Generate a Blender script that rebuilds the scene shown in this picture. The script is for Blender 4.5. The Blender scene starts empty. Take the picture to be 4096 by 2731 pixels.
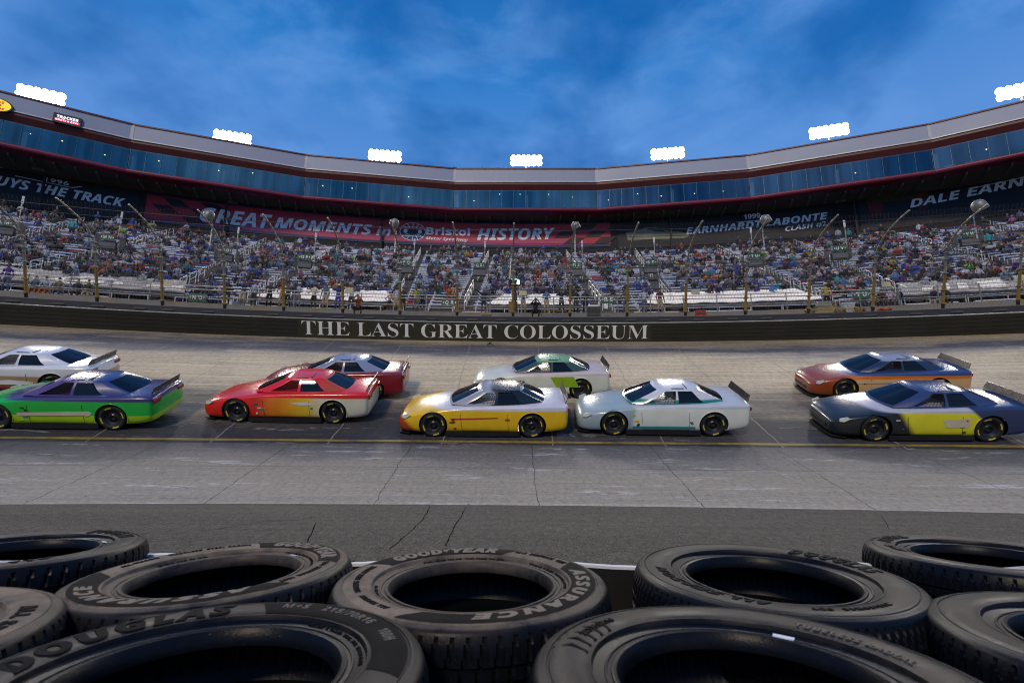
import bpy, math, random
import numpy as np
from math import sin, cos, pi, radians, degrees, atan2, asin, sqrt, hypot
from mathutils import Vector, Matrix
random.seed(7); RNG = np.random.default_rng(7)
SC = bpy.context.scene
COL = SC.collection

# ------------------------------------------------------------------ camera
EYE = np.array([0.0, 0.0, 1.18]); FPX = 2048.0
PITCH, ROLL = radians(11.0), radians(0.5)
_R0 = np.array([1.0, 0, 0]); _U0 = np.array([0, -sin(PITCH), cos(PITCH)]); FWD = np.array([0, cos(PITCH), sin(PITCH)])
CR = cos(ROLL)*_R0 + sin(ROLL)*_U0; CU = cos(ROLL)*_U0 - sin(ROLL)*_R0
cam = bpy.data.cameras.new('camera'); cam.lens = 18.0; cam.sensor_width = 36.0
cam.clip_start = 0.05; cam.clip_end = 3000
cam.dof.use_dof = True; cam.dof.focus_distance = 4.5; cam.dof.aperture_fstop = 5.0
co = bpy.data.objects.new('camera', cam); COL.objects.link(co)
co.matrix_world = Matrix(((CR[0], CU[0], -FWD[0], EYE[0]), (CR[1], CU[1], -FWD[1], EYE[1]), (CR[2], CU[2], -FWD[2], EYE[2]), (0, 0, 0, 1)))
SC.camera = co
SC.view_settings.view_transform = 'Standard'; SC.view_settings.look = 'None'
SC.view_settings.exposure = -0.15; SC.view_settings.gamma = 1.0
SC.cycles.use_denoising = True; SC.cycles.filter_width = 1.05
SC.cycles.sample_clamp_indirect = 4.0
SC.cycles.max_bounces = 5; SC.cycles.transparent_max_bounces = 8

# ------------------------------------------------------------------ sky: dusk with thin cloud
W = bpy.data.worlds.new('World'); SC.world = W; W.use_nodes = True
SUN_EL, SUN_AZ = radians(38.0), radians(197.0)
def world():
    nt = W.node_tree; N = nt.nodes; L = nt.links
    bg = N['Background']; bg.inputs['Strength'].default_value = 0.13
    sky = N.new('ShaderNodeTexSky'); sky.sky_type = 'NISHITA'; sky.sun_disc = False
    sky.sun_elevation = SUN_EL; sky.sun_rotation = SUN_AZ; sky.ozone_density = 6.0; sky.dust_density = 0.4; sky.air_density = 1.0
    tc = N.new('ShaderNodeTexCoord')
    # the blue of the evening, deeper overhead
    sep = N.new('ShaderNodeSeparateXYZ'); L.new(tc.outputs['Generated'], sep.inputs[0])
    rp = N.new('ShaderNodeValToRGB'); e = rp.color_ramp.elements
    e[0].position = 0.0; e[0].color = (0.9, 2.4, 5.6, 1)
    e[1].position = 1.0; e[1].color = (0.02, 0.75, 2.8, 1)
    m = e.new(0.47); m.color = (0.90, 2.45, 6.0, 1)
    m = e.new(0.62); m.color = (0.25, 1.75, 5.1, 1)
    m = e.new(0.75); m.color = (0.05, 1.15, 3.9, 1)
    L.new(sep.outputs['Z'], rp.inputs[0])
    mx0 = N.new('ShaderNodeMixRGB'); mx0.inputs[0].default_value = 0.96
    L.new(sky.outputs[0], mx0.inputs[1]); L.new(rp.outputs[0], mx0.inputs[2])
    # clouds: two noises on the sky direction, stretched into drifting streaks
    mp = N.new('ShaderNodeMapping'); mp.inputs['Scale'].default_value = (1.5, 1.9, 3.4); mp.inputs['Rotation'].default_value = (0.3, 0.5, 0.4)
    L.new(tc.outputs['Generated'], mp.inputs[0])
    n1 = N.new('ShaderNodeTexNoise'); n1.inputs['Scale'].default_value = 2.9; n1.inputs['Detail'].default_value = 7; n1.inputs['Roughness'].default_value = 0.58; n1.inputs['Distortion'].default_value = 0.25
    L.new(mp.outputs[0], n1.inputs['Vector'])
    cr = N.new('ShaderNodeValToRGB'); cr.color_ramp.elements[0].position = 0.43; cr.color_ramp.elements[1].position = 0.66
    L.new(n1.outputs['Fac'], cr.inputs[0])
    mul = N.new('ShaderNodeMath'); mul.operation = 'MULTIPLY'; mul.inputs[1].default_value = 0.72; L.new(cr.outputs[0], mul.inputs[0])
    mx = N.new('ShaderNodeMixRGB'); L.new(mul.outputs[0], mx.inputs[0]); L.new(mx0.outputs[0], mx.inputs[1]); mx.inputs[2].default_value = (1.15, 2.8, 6.3, 1)
    # darker blue-grey undersides
    n2 = N.new('ShaderNodeTexNoise'); n2.inputs['Scale'].default_value = 2.2; n2.inputs['Detail'].default_value = 5; n2.inputs['Distortion'].default_value = 0.2
    mp2 = N.new('ShaderNodeMapping'); mp2.inputs['Location'].default_value = (3.1, 1.7, 0.4); mp2.inputs['Scale'].default_value = (1.6, 1.6, 2.6)
    L.new(tc.outputs['Generated'], mp2.inputs[0]); L.new(mp2.outputs[0], n2.inputs['Vector'])
    cr2 = N.new('ShaderNodeValToRGB'); cr2.color_ramp.elements[0].position = 0.46; cr2.color_ramp.elements[1].position = 0.64
    L.new(n2.outputs['Fac'], cr2.inputs[0])
    mul2 = N.new('ShaderNodeMath'); mul2.operation = 'MULTIPLY'; mul2.inputs[1].default_value = 0.8; L.new(cr2.outputs[0], mul2.inputs[0])
    mx2 = N.new('ShaderNodeMixRGB'); L.new(mul2.outputs[0], mx2.inputs[0]); L.new(mx.outputs[0], mx2.inputs[1]); mx2.inputs[2].default_value = (0.05, 1.0, 3.6, 1)
    L.new(mx2.outputs[0], bg.inputs['Color'])
world()
sun = bpy.data.lights.new('sun', 'SUN'); sun.energy = 2.0; sun.angle = radians(8.0); sun.color = (1.0, 0.80, 0.56)  # warm key light, stands in for unseen floodlights behind the camera
so = bpy.data.objects.new('sun', sun); COL.objects.link(so)
_sd = Vector((sin(SUN_AZ)*cos(SUN_EL)*1.0, cos(SUN_AZ)*cos(SUN_EL), sin(SUN_EL)))
so.rotation_euler = _sd.to_track_quat('Z', 'Y').to_euler()

# ------------------------------------------------------------------ rays of the view, used only to survey where things stand
def P(p):
    d = np.asarray(p, float)-EYE; z = d@FWD
    return 2048+FPX*(d@CR)/z, 1365.5-FPX*(d@CU)/z
def ray(x, y): return FWD+CR*(x-2048)/FPX+CU*(1365.5-y)/FPX
def at_z(x, y, z): d = ray(x, y); return EYE+d*((z-EYE[2])/d[2])
CY = -68.0                                   # centre of the turn lies at (0, CY)
def at_r(x, y, r):
    d = ray(x, y); a = d[0]**2+d[1]**2; b = -2*d[1]*CY; c = CY*CY-r*r
    return EYE+d*((-b+sqrt(b*b-4*a*c))/(2*a))
PROF_R = [0, 78.0, 82.3, 95.0]; PROF_Z = [0, 0, 1.07, 6.42]
def on_track(x, y):
    d = ray(x, y); ts = np.linspace(3, 60, 20000); p = EYE+d[None]*ts[:, None]
    s = p[:, 2]-np.interp(np.hypot(p[:, 0], p[:, 1]-CY), PROF_R, PROF_Z)
    i = np.where((s[:-1] > 0) & (s[1:] <= 0))[0]
    return p[i[0]] if len(i) else p[-1]
def pol(r, th, z): return np.array([r*sin(th), r*cos(th)+CY, z])
def th_of(p): return atan2(p[0], p[1]-CY)

# ------------------------------------------------------------------ helpers
class MB:
    def __init__(s): s.v = []; s.f = []; s.m = []
    def add(s, vs, fs, mi=0):
        o = len(s.v); s.v.extend([tuple(map(float, q)) for q in vs])
        s.f.extend([tuple(o+i for i in q) for q in fs])
        s.m.extend(mi if isinstance(mi, list) else [mi]*len(fs)); return s
    def box(s, c, d, mi=0, M=None, taper=1.0):
        x, y, z = d[0]/2, d[1]/2, d[2]/2; t = taper
        vs = np.array([(-x, -y, -z), (x, -y, -z), (x, y, -z), (-x, y, -z), (-x*t, -y*t, z), (x*t, -y*t, z), (x*t, y*t, z), (-x*t, y*t, z)])
        if M is not None: vs = vs@np.asarray(M).T
        return s.add(vs+np.asarray(c, float), [(0, 3, 2, 1), (4, 5, 6, 7), (0, 1, 5, 4), (1, 2, 6, 5), (2, 3, 7, 6), (3, 0, 4, 7)], mi)
    def tube(s, pts, r, n=6, mi=0, cap=True):
        pts = [np.asarray(p, float) for p in pts]; k = len(pts); rs = r if isinstance(r, (list, tuple)) else [r]*k
        vs = []; up = np.array([0.0, 0.0, 1.0])
        for i, p in enumerate(pts):
            t = pts[min(i+1, k-1)]-pts[max(i-1, 0)]; t = t/(np.linalg.norm(t)+1e-12)
            u = up if abs(t@up) < 0.93 else np.array([1.0, 0, 0])
            a = np.cross(t, u); a /= np.linalg.norm(a); b = np.cross(t, a)
            for j in range(n):
                q = 2*pi*j/n+pi/n; vs.append(p+rs[i]*(cos(q)*a+sin(q)*b))
        fs = [(i*n+j, i*n+(j+1) % n, (i+1)*n+(j+1) % n, (i+1)*n+j) for i in range(k-1) for j in range(n)]
        mm = [mi]*len(fs) if not isinstance(mi, list) else [mi[i] for i in range(k-1) for j in range(n)]
        if cap:
            fs += [tuple(range(n)), tuple(range((k-1)*n, k*n))[::-1]]; mm += [mm[0], mm[-1]]
        return s.add(vs, fs, mm)
    def lathe(s, prof, n=32, mi=0, M=None, c=(0, 0, 0), closed=False):
        k = len(prof); vs = np.array([(r*cos(2*pi*j/n), r*sin(2*pi*j/n), z) for j in range(n) for r, z in prof])
        if M is not None: vs = vs@np.asarray(M).T
        kk = k if closed else k-1
        fs = [(j*k+i, ((j+1) % n)*k+i, ((j+1) % n)*k+(i+1) % k, j*k+(i+1) % k) for j in range(n) for i in range(kk)]
        return s.add(vs+np.asarray(c, float), fs, mi)
    def prism(s, poly, fn, t, mi=0):
        """POLY in (u,v), FN maps (u,v,w) to space; thickness t along w"""
        n = len(poly); vs = [fn(u, v, 0) for u, v in poly]+[fn(u, v, t) for u, v in poly]
        fs = [tuple(range(n))[::-1], tuple(range(n, 2*n))]+[(i, (i+1) % n, n+(i+1) % n, n+i) for i in range(n)]
        return s.add(vs, fs, mi)
    def build(s, name, mats, parent=None, smooth=False, uv=None):
        me = bpy.data.meshes.new(name); me.from_pydata(s.v, [], s.f)
        mats = mats if isinstance(mats, (list, tuple)) else [mats]
        for m in mats: me.materials.append(m)
        if len(mats) > 1: me.polygons.foreach_set('material_index', s.m)
        if smooth: me.polygons.foreach_set('use_smooth', [True]*len(s.f))
        me.update()
        return link(name, me, parent)
def link(name, me, parent=None):
    o = bpy.data.objects.new(name, me); COL.objects.link(o)
    if parent: o.parent = parent
    return o
def tag(o, label=None, cat=None, group=None, kind=None):
    if label: o['label'] = label
    if cat: o['category'] = cat
    if group: o['group'] = group
    if kind: o['kind'] = kind
    return o
def empty(name, loc=(0, 0, 0), rot=(0, 0, 0), **k):
    o = bpy.data.objects.new(name, None); COL.objects.link(o); o.location = loc; o.rotation_euler = rot
    o.empty_display_size = 0.2
    return tag(o, **k)
KIDS = {}
def copy_tree(o, parent=None):
    c = o.copy(); COL.objects.link(c)
    if parent: c.parent = parent
    for ch in [x for x in o.children]: copy_tree(ch, c)
    return c

def node(nt, t, **k):
    n = nt.nodes.new('ShaderNode'+t)
    for a, b in k.items():
        if a in n.inputs: n.inputs[a].default_value = b
        else: setattr(n, a, b)
    return n
MATS = {}
def mat(name, col, rough=0.6, metal=0.0, var=0.15, scale=6.0, bump=0.0, bscale=None, spec=0.5, coat=0.0, emit=0.0, ecol=None, stain=None, stain_amt=0.0, objcol=False):
    """one procedural surface: base colour broken up by two noises, roughness breakup, optional bump and stains"""
    if name in MATS: return MATS[name]
    m = bpy.data.materials.new(name); m.use_nodes = True; nt = m.node_tree; L = nt.links; b = nt.nodes['Principled BSDF']
    b.inputs['Roughness'].default_value = rough; b.inputs['Metallic'].default_value = metal; b.inputs['Specular IOR Level'].default_value = spec
    b.inputs['Coat Weight'].default_value = coat; b.inputs['Coat Roughness'].default_value = 0.08
    tc = node(nt, 'TexCoord'); n = node(nt, 'TexNoise', Scale=scale, Detail=6.0, Roughness=0.6); L.new(tc.outputs['Object'], n.inputs['Vector'])
    if objcol:
        oi = node(nt, 'ObjectInfo'); src = oi.outputs['Color']
    else:
        rgb = node(nt, 'RGB'); rgb.outputs[0].default_value = (*col, 1); src = rgb.outputs[0]
    mr = node(nt, 'MapRange'); mr.inputs['From Min'].default_value = 0.25; mr.inputs['From Max'].default_value = 0.75; mr.inputs['To Min'].default_value = 1-var; mr.inputs['To Max'].default_value = 1+var
    L.new(n.outputs['Fac'], mr.inputs['Value'])
    hs = node(nt, 'HueSaturation'); L.new(src, hs.inputs['Color']); L.new(mr.outputs[0], hs.inputs['Value']); out = hs.outputs[0]
    if stain:
        n2 = node(nt, 'TexNoise', Scale=scale*0.35, Detail=8.0, Roughness=0.7); L.new(tc.outputs['Object'], n2.inputs['Vector'])
        r2 = node(nt, 'ValToRGB'); r2.color_ramp.elements[0].position = 0.48; r2.color_ramp.elements[1].position = 0.66; L.new(n2.outputs['Fac'], r2.inputs[0])
        ml = node(nt, 'Math', operation='MULTIPLY'); ml.inputs[1].default_value = stain_amt; L.new(r2.outputs[0], ml.inputs[0])
        mx = node(nt, 'MixRGB'); L.new(ml.outputs[0], mx.inputs[0]); L.new(out, mx.inputs[1]); mx.inputs[2].default_value = (*stain, 1); out = mx.outputs[0]
    L.new(out, b.inputs['Base Color'])
    rr = node(nt, 'MapRange'); rr.inputs['To Min'].default_value = max(0.02, rough-0.12); rr.inputs['To Max'].default_value = min(1, rough+0.12); L.new(n.outputs['Fac'], rr.inputs['Value']); L.new(rr.outputs[0], b.inputs['Roughness'])
    if bump:
        nb = node(nt, 'TexNoise', Scale=bscale or scale*4, Detail=4.0); L.new(tc.outputs['Object'], nb.inputs['Vector'])
        bp = node(nt, 'Bump', Strength=bump, Distance=0.02); L.new(nb.outputs['Fac'], bp.inputs['Height']); L.new(bp.outputs[0], b.inputs['Normal'])
    if emit:
        b.inputs['Emission Color'].default_value = (*(ecol or col), 1); b.inputs['Emission Strength'].default_value = emit
    MATS[name] = m; return m

def sf(s, base):
    """capitals, lower case and digits as the serif or sans forms of the built-in font's mathematical letters"""
    out = ''
    for c in s:
        if 'A' <= c <= 'Z': out += chr(base+ord(c)-65)
        elif 'a' <= c <= 'z': out += chr(base+26+ord(c)-97)
        elif '0' <= c <= '9' and base == 0x1D5D4: out += chr(0x1D7EC+ord(c)-48)
        else: out += c
    return out
SERIF, SANS, SANSI = 0x1D400, 0x1D5D4, 0x1D63C
TXT = {}
def text_geo(body, base=None, offset=0.0, shear=0.0, spacing=1.0, res=3, thick=0.04):
    key = (body, base, offset, shear, spacing, res, thick)
    if key in TXT: return TXT[key]
    c = bpy.data.curves.new('t', 'FONT'); c.body = sf(body, base) if base else body
    c.size = 1; c.offset = offset; c.shear = shear; c.space_character = spacing; c.resolution_u = res; c.extrude = thick/2
    o = bpy.data.objects.new('t', c); COL.objects.link(o); bpy.context.view_layer.update()
    dg = bpy.context.evaluated_depsgraph_get(); me = o.evaluated_get(dg).to_mesh()
    v = np.array([tuple(q.co) for q in me.vertices]); f = [tuple(p.vertices) for p in me.polygons]
    o.evaluated_get(dg).to_mesh_clear(); bpy.data.objects.remove(o); bpy.data.curves.remove(c)
    v[:, 0] -= v[:, 0].min(); v[:, 2] += thick/2
    w = v[:, 0].max(); lo = max(0.0, v[:, 1].min()); h = v[:, 1].max()
    TXT[key] = (v, f, w, h); return TXT[key]
def add_text(mb, body, fn, w, h, mi=0, t=0.02, **k):
    """FN(u,v,wt): u 0..w along, v 0..h up, wt out of the surface"""
    v, f, tw, th = text_geo(body, **k)
    tk = v[:, 2].max()
    mb.add([fn(x/tw*w, y/th*h, z/tk*t) for x, y, z in v], f, mi)

# ------------------------------------------------------------------ common surfaces
STEEL = mat('galvanised_steel', (0.42, 0.43, 0.40), 0.5, 0.6, 0.2, 8, stain=(0.2, 0.17, 0.12), stain_amt=0.4)
YELLOW = mat('yellow_paint', (0.25, 0.16, 0.022), 0.5, 0, 0.2, 8, stain=(0.25, 0.18, 0.08), stain_amt=0.6)
BLACKP = mat('black_paint', (0.012, 0.012, 0.013), 0.5, 0, 0.3, 6)
WHITEP = mat('white_paint', (0.72, 0.74, 0.76), 0.45, 0, 0.08, 5, stain=(0.4, 0.4, 0.38), stain_amt=0.35)
CONC = mat('stand_concrete', (0.060, 0.060, 0.060), 0.85, 0, 0.25, 1.6, 0.3, 14, stain=(0.08, 0.08, 0.075), stain_amt=0.7)  # kept extra dark: the shade over the stand is put into its colour
CONCD = mat('dark_concrete', (0.035, 0.035, 0.034), 0.9, 0, 0.25, 1.6)
LETTER = mat('white_vinyl_lettering', (0.80, 0.80, 0.78), 0.45, 0, 0.05, 3)

# ================================================================== THE SETTING
def ring(name, prof, th0, th1, n, m, lift=0.0, kind='structure', sub=1):
    """sheet of revolution round the turn's centre; UV = (metres along, metres out)"""
    pr = []
    for (r0, z0), (r1, z1) in zip(prof[:-1], prof[1:]):
        for k in range(sub): pr.append((r0+(r1-r0)*k/sub, z0+(z1-z0)*k/sub))
    pr.append(prof[-1]); k = len(pr)
    vs = [pol(r, th0+(th1-th0)*i/n, z+lift) for i in range(n+1) for r, z in pr]
    fs = [(i*k+j, i*k+j+1, (i+1)*k+j+1, (i+1)*k+j) for i in range(n) for j in range(k-1)]
    me = bpy.data.meshes.new(name); me.from_pydata([tuple(v) for v in vs], [], fs); me.materials.append(m)
    uv = me.uv_layers.new(name='surface'); rm = (prof[0][0]+prof[-1][0])/2
    acc = [0.0]
    for a, b in zip(pr[:-1], pr[1:]): acc.append(acc[-1]+hypot(b[0]-a[0], b[1]-a[1]))
    for p in me.polygons:
        for li in p.loop_indices:
            vi = me.loops[li].vertex_index; uv.data[li].uv = ((th0+(th1-th0)*(vi//k)/n)*rm, acc[vi % k])
        p.use_smooth = True
    me.update(); o = link(name, me)
    if kind: o['kind'] = kind
    return o

def road_mat(name, stops, rough, seams=None, streak=0.5, bump=0.25, grain=90, spec=0.35, speck=0.0, cross=None, width=1.0, scuff=0.0):
    """pavement on (along, out) metres: a ramp of bands across it, tyre streaks along it, aggregate grain, expansion seams"""
    m = bpy.data.materials.new(name); m.use_nodes = True; nt = m.node_tree; L = nt.links; b = nt.nodes['Principled BSDF']; b.inputs['Specular IOR Level'].default_value = spec
    uv = node(nt, 'UVMap'); sp = node(nt, 'SeparateXYZ'); L.new(uv.outputs[0], sp.inputs[0])
    def M(op, a, bb=None, cl=False):
        n = node(nt, 'Math', operation=op); n.use_clamp = cl
        for i, q in enumerate((a, bb)):
            if q is None: continue
            if hasattr(q, 'node'): L.new(q, n.inputs[i])
            else: n.inputs[i].default_value = q
        return n.outputs[0]
    def mapped(sx, sy, loc=0.0, **k):
        mp = node(nt, 'Mapping'); mp.inputs['Scale'].default_value = (sx, sy, 1); mp.inputs['Location'].default_value = (loc, loc*0.7, 0); L.new(uv.outputs[0], mp.inputs[0])
        n = node(nt, 'TexNoise', **k); L.new(mp.outputs[0], n.inputs['Vector']); return n.outputs['Fac']
    blot = mapped(0.10, 0.35, 0, Scale=1.0, Detail=6.0, Roughness=0.6)
    wob = M('MULTIPLY', M('SUBTRACT', blot, 0.5), 0.9*width/10)
    v = M('ADD', M('DIVIDE', sp.outputs['Y'], width), M('MULTIPLY', wob, 0.5))
    rp = node(nt, 'ValToRGB'); els = rp.color_ramp.elements
    while len(els) > 1: els.remove(els[-1])
    for i, (p, c) in enumerate(stops):
        e = els[0] if i == 0 else els.new(p)
        e.position = p; e.color = (*c, 1)
    L.new(v, rp.inputs[0]); col = rp.outputs[0]
    st = mapped(0.12, 5.0, 3.0, Scale=1.0, Detail=7.0, Roughness=0.65); st2 = mapped(0.5, 22.0, 9.0, Scale=1.0, Detail=5.0, Roughness=0.7)
    gr = mapped(grain*.18, grain*.30, 1.0, Scale=1.0, Detail=8.0, Roughness=0.85)
    lum = M('ADD', M('MULTIPLY', M('SUBTRACT', st, 0.5), 1.6*streak), M('MULTIPLY', M('SUBTRACT', st2, 0.5), 1.0*streak))
    lum = M('ADD', lum, M('MULTIPLY', M('SUBTRACT', blot, 0.5), 0.7)); g2 = mapped(grain*.22, grain*.06, 41.0, Scale=1.0, Detail=3.0, Roughness=0.8); lum = M('ADD', lum, M('MULTIPLY', M('SUBTRACT', g2, 0.5), 1.3 if speck else 0.7)); lum = M('ADD', lum, M('MULTIPLY', M('SUBTRACT', gr, 0.5), 2.4))
    if speck:
        wn = mapped(grain*.9, grain*.6, 5.0, Scale=1.0, Detail=1.0); lum = M('ADD', lum, M('MULTIPLY', M('GREATER_THAN', wn, 0.66), speck)); wn2 = mapped(grain*.7, grain*.5, 25.0, Scale=1.0, Detail=1.0); lum = M('SUBTRACT', lum, M('MULTIPLY', M('GREATER_THAN', wn2, 0.64), 0.55))
    lum = M('MAXIMUM', M('ADD', lum, 1.0), 0.15)
    hs = node(nt, 'HueSaturation'); L.new(col, hs.inputs['Color']); L.new(lum, hs.inputs['Value']); col = hs.outputs[0]
    def mixc(fac, c):
        nonlocal col
        mx = node(nt, 'MixRGB'); L.new(fac, mx.inputs[0]); L.new(col, mx.inputs[1]); mx.inputs[2].default_value = (*c, 1); col = mx.outputs[0]
    if scuff:
        sc_ = mapped(0.35, 2.6, 21.0, Scale=1.0, Detail=9.0, Roughness=0.75); sc2 = mapped(2.2, 9.0, 31.0, Scale=1.0, Detail=3.0)
        mixc(M('MULTIPLY', M('MULTIPLY', M('GREATER_THAN', sc_, 0.59), M('GREATER_THAN', sc2, 0.47)), scuff), (0.52, 0.52, 0.52))
        pk = node(nt, 'TexVoronoi', Scale=1.0); mp = node(nt, 'Mapping'); mp.inputs['Scale'].default_value = (2.2, 3.0, 1); L.new(uv.outputs[0], mp.inputs[0]); L.new(mp.outputs[0], pk.inputs['Vector'])
        mixc(M('MULTIPLY', M('LESS_THAN', pk.outputs['Distance'], 0.055), 0.85), (0.02, 0.02, 0.02))
    if seams:
        step, off, wdt, cc = seams
        wig = mapped(1.2, 1.2, 13.0, Scale=1.0, Detail=6.0, Roughness=0.7)
        u = M('ADD', sp.outputs['X'], M('MULTIPLY', M('SUBTRACT', wig, 0.5), 0.22))
        fr = M('FRACT', M('DIVIDE', M('ADD', u, off+step*100), step)); d = M('ABSOLUTE', M('SUBTRACT', fr, 0.5))
        mixc(M('MULTIPLY', M('LESS_THAN', d, wdt/step), 0.9), cc)
    if cross:
        for cv in cross:
            d = M('ABSOLUTE', M('SUBTRACT', sp.outputs['Y'], cv)); mixc(M('MULTIPLY', M('LESS_THAN', d, 0.012), 0.7), (0.03, 0.03, 0.03))
    L.new(col, b.inputs['Base Color'])
    rr = node(nt, 'MapRange'); rr.inputs['To Min'].default_value = rough-0.15; rr.inputs['To Max'].default_value = rough+0.12; L.new(st, rr.inputs['Value']); L.new(rr.outputs[0], b.inputs['Roughness'])
    bp = node(nt, 'Bump', Strength=bump, Distance=0.01); L.new(gr, bp.inputs['Height']); L.new(bp.outputs[0], b.inputs['Normal'])
    return m

g = MB(); g.box((0, 60, -0.65), (1600, 1600, 1.0)); tag(g.build('ground', mat('outer_ground', (0.06, 0.07, 0.04), 0.9, 0, 0.3, 0.05)), kind='structure')
TA0, TA1 = radians(-75), radians(75)
asph = road_mat('pit_asphalt', [(0, (0.110, 0.100, 0.077)), (1, (0.117, 0.107, 0.084))], 0.85, None, 0.45, 0.9, 60, 0.08, 1.6, width=20)
ring('pit_road', [(58, 0), (78.0, 0)], TA0, TA1, 120, asph)
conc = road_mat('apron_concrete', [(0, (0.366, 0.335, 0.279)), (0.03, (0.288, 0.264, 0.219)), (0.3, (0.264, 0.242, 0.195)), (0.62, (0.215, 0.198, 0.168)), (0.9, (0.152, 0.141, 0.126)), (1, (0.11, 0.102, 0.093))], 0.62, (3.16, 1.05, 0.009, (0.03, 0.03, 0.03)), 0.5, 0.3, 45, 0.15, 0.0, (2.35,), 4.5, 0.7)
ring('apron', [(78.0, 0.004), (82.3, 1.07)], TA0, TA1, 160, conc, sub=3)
trk = road_mat('banked_track_concrete', [(0, (0.053, 0.052, 0.055)), (0.06, (0.038, 0.038, 0.042)), (0.16, (0.05, 0.048, 0.047)), (0.25, (0.207, 0.178, 0.131)), (0.36, (0.402, 0.339, 0.23)), (0.52, (0.473, 0.394, 0.261)), (0.68, (0.438, 0.367, 0.248)), (0.76, (0.279, 0.245, 0.196)), (0.81, (0.116, 0.112, 0.116)), (0.87, (0.106, 0.103, 0.104)), (0.92, (0.246, 0.209, 0.141)), (1, (0.284, 0.228, 0.138))], 0.62, (3.3, 0.4, 0.018, (0.25, 0.23, 0.19)), 1.15, 0.2, 30, 0.2, 0.0, None, 13.8, 0.3)
ring('banked_track', [(82.3, 1.07), (95.25, 6.525)], TA0, TA1, 160, trk, lift=0.004, sub=4)
ylw = mat('track_yellow_line', (0.28, 0.195, 0.03), 0.6, 0, 0.4, 3, stain=(0.08, 0.07, 0.05), stain_amt=0.9)
ring('yellow_line', [(82.42, 1.12), (82.55, 1.175)], TA0, TA1, 160, ylw, lift=0.012)
# cracks across the pit asphalt
ck = MB()
for pts in ([(1723, 2024), (1693, 2075), (1640, 2128), (1600, 2160), (1548, 2206)], [(1864, 2026), (1850, 2060), (1822, 2095), (1806, 2130), (1790, 2160), (1778, 2190)],
            [(1265, 2062), (1200, 2078), (1060, 2084), (900, 2110), (770, 2130)], [(1265, 2090), (1240, 2145), (1225, 2180)], [(3520, 2060), (3550, 2098), (3562, 2125)]):
    q = [at_z(x+random.uniform(-4, 4), y, 0.004) for x, y in [(pts[i][0]+(pts[i+1][0]-pts[i][0])*t/4, pts[i][1]+(pts[i+1][1]-pts[i][1])*t/4) for i in range(len(pts)-1) for t in range(4)]]
    for a, b in zip(q[:-1], q[1:]):
        d = (b-a)[:2]; n = np.array([-d[1], d[0], 0])/np.hypot(*d)*random.uniform(0.003, 0.008)
        ck.add([a-n, b-n, b+n, a+n], [(0, 1, 2, 3)])
tag(ck.build('pavement_crack', mat('crack_black', (0.014, 0.013, 0.012), 1.0, spec=0.0)), kind='structure')

# ------------------------------------------------------------------ outer wall: padded barrier, leaning square to the banking
BK = atan2(5.35, 12.7); RW, ZW, HW = 95.0, 6.42, 1.04
def wallp(th, h, w=0.0): return pol(RW-h*sin(BK)-w*cos(BK), th, ZW+h*cos(BK)-w*sin(BK))   # h up the face, w towards the track
WT0, WT1 = radians(-62), radians(62)
def sweep(prof, th0, th1, n, fn, mi=0, mb=None, caps=True):
    mb = mb or MB(); k = len(prof)
    vs = [fn(th0+(th1-th0)*i/n, *p) for i in range(n+1) for p in prof]
    fs = [(i*k+j, (i+1)*k+j, (i+1)*k+(j+1) % k, i*k+(j+1) % k) for i in range(n) for j in range(k)]
    if caps: fs += [tuple(range(k)), tuple(range(n*k, n*k+k))[::-1]]
    return mb.add(vs, fs, mi)
wall = empty('outer_wall', tuple(pol(RW, 0, ZW)))
tag(wall, 'long dark olive padded barrier along the top of the banking', 'barrier wall')
def child(mb, name, mats, par, **k):
    o = mb.build(name, mats, par, **k); o.matrix_parent_inverse = Matrix.Translation(-par.location); return o
PADM = mat('olive_barrier_vinyl', (0.023, 0.021, 0.011), 0.5, 0, 0.25, 0.7, 0.25, 3)
pad = MB()
for i in range(5): sweep([(i*0.2+0.012, 0), (i*0.2+0.2-0.004, 0), (i*0.2+0.2-0.004, -0.2), (i*0.2+0.012, -0.2)], WT0, WT1, 120, wallp, mb=pad)
child(pad, 'barrier_face', PADM, wall)
bk = sweep([(-0.05, -0.06), (1.0, -0.06), (1.0, -0.19), (-0.05, -0.19)], WT0, WT1, 120, wallp); child(bk, 'backing', BLACKP, wall)
cp = sweep([(HW-0.035, 0.012), (HW, 0.012), (HW, -0.08), (HW-0.035, -0.08)], WT0, WT1, 120, wallp); child(cp, 'top_edge', mat('pale_edge_trim', (0.42, 0.41, 0.36), 0.5, 0, 0.3, 1.0), wall)
def cw(th, r, z): return pol(r, th, z)
cb = sweep([(95.2, 6.6), (94.82, 7.42), (95.05, 7.80), (95.9, 7.95), (95.9, 6.6)], WT0, WT1, 120, cw); child(cb, 'concrete_core', mat('wall_black_concrete', (0.018, 0.018, 0.018), 0.8, 0, 0.3, 2), wall)
tp = sweep([(95.08, 7.83), (95.9, 7.98), (95.9, 7.955), (95.08, 7.80)], WT0, WT1, 120, cw); child(tp, 'coping', mat('grey_coping', (0.16, 0.16, 0.155), 0.8, 0, 0.2, 2), wall)
sm = MB()
for k in range(-8, 9):
    th = radians(-8.35)+k*radians(3.85)+(0 if k < 0 else 0.003); e = 0.012/95
    sweep([(0.02, 0.006), (HW-0.04, 0.006), (HW-0.04, -0.02), (0.02, -0.02)], th-e, th+e, 1, wallp, mb=sm)
child(sm, 'panel_seam', BLACKP, wall)
platem = mat('reflective_plate', (0.07, 0.068, 0.062), 0.7, 0.0, 0.2, 6, spec=0.15)
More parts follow.
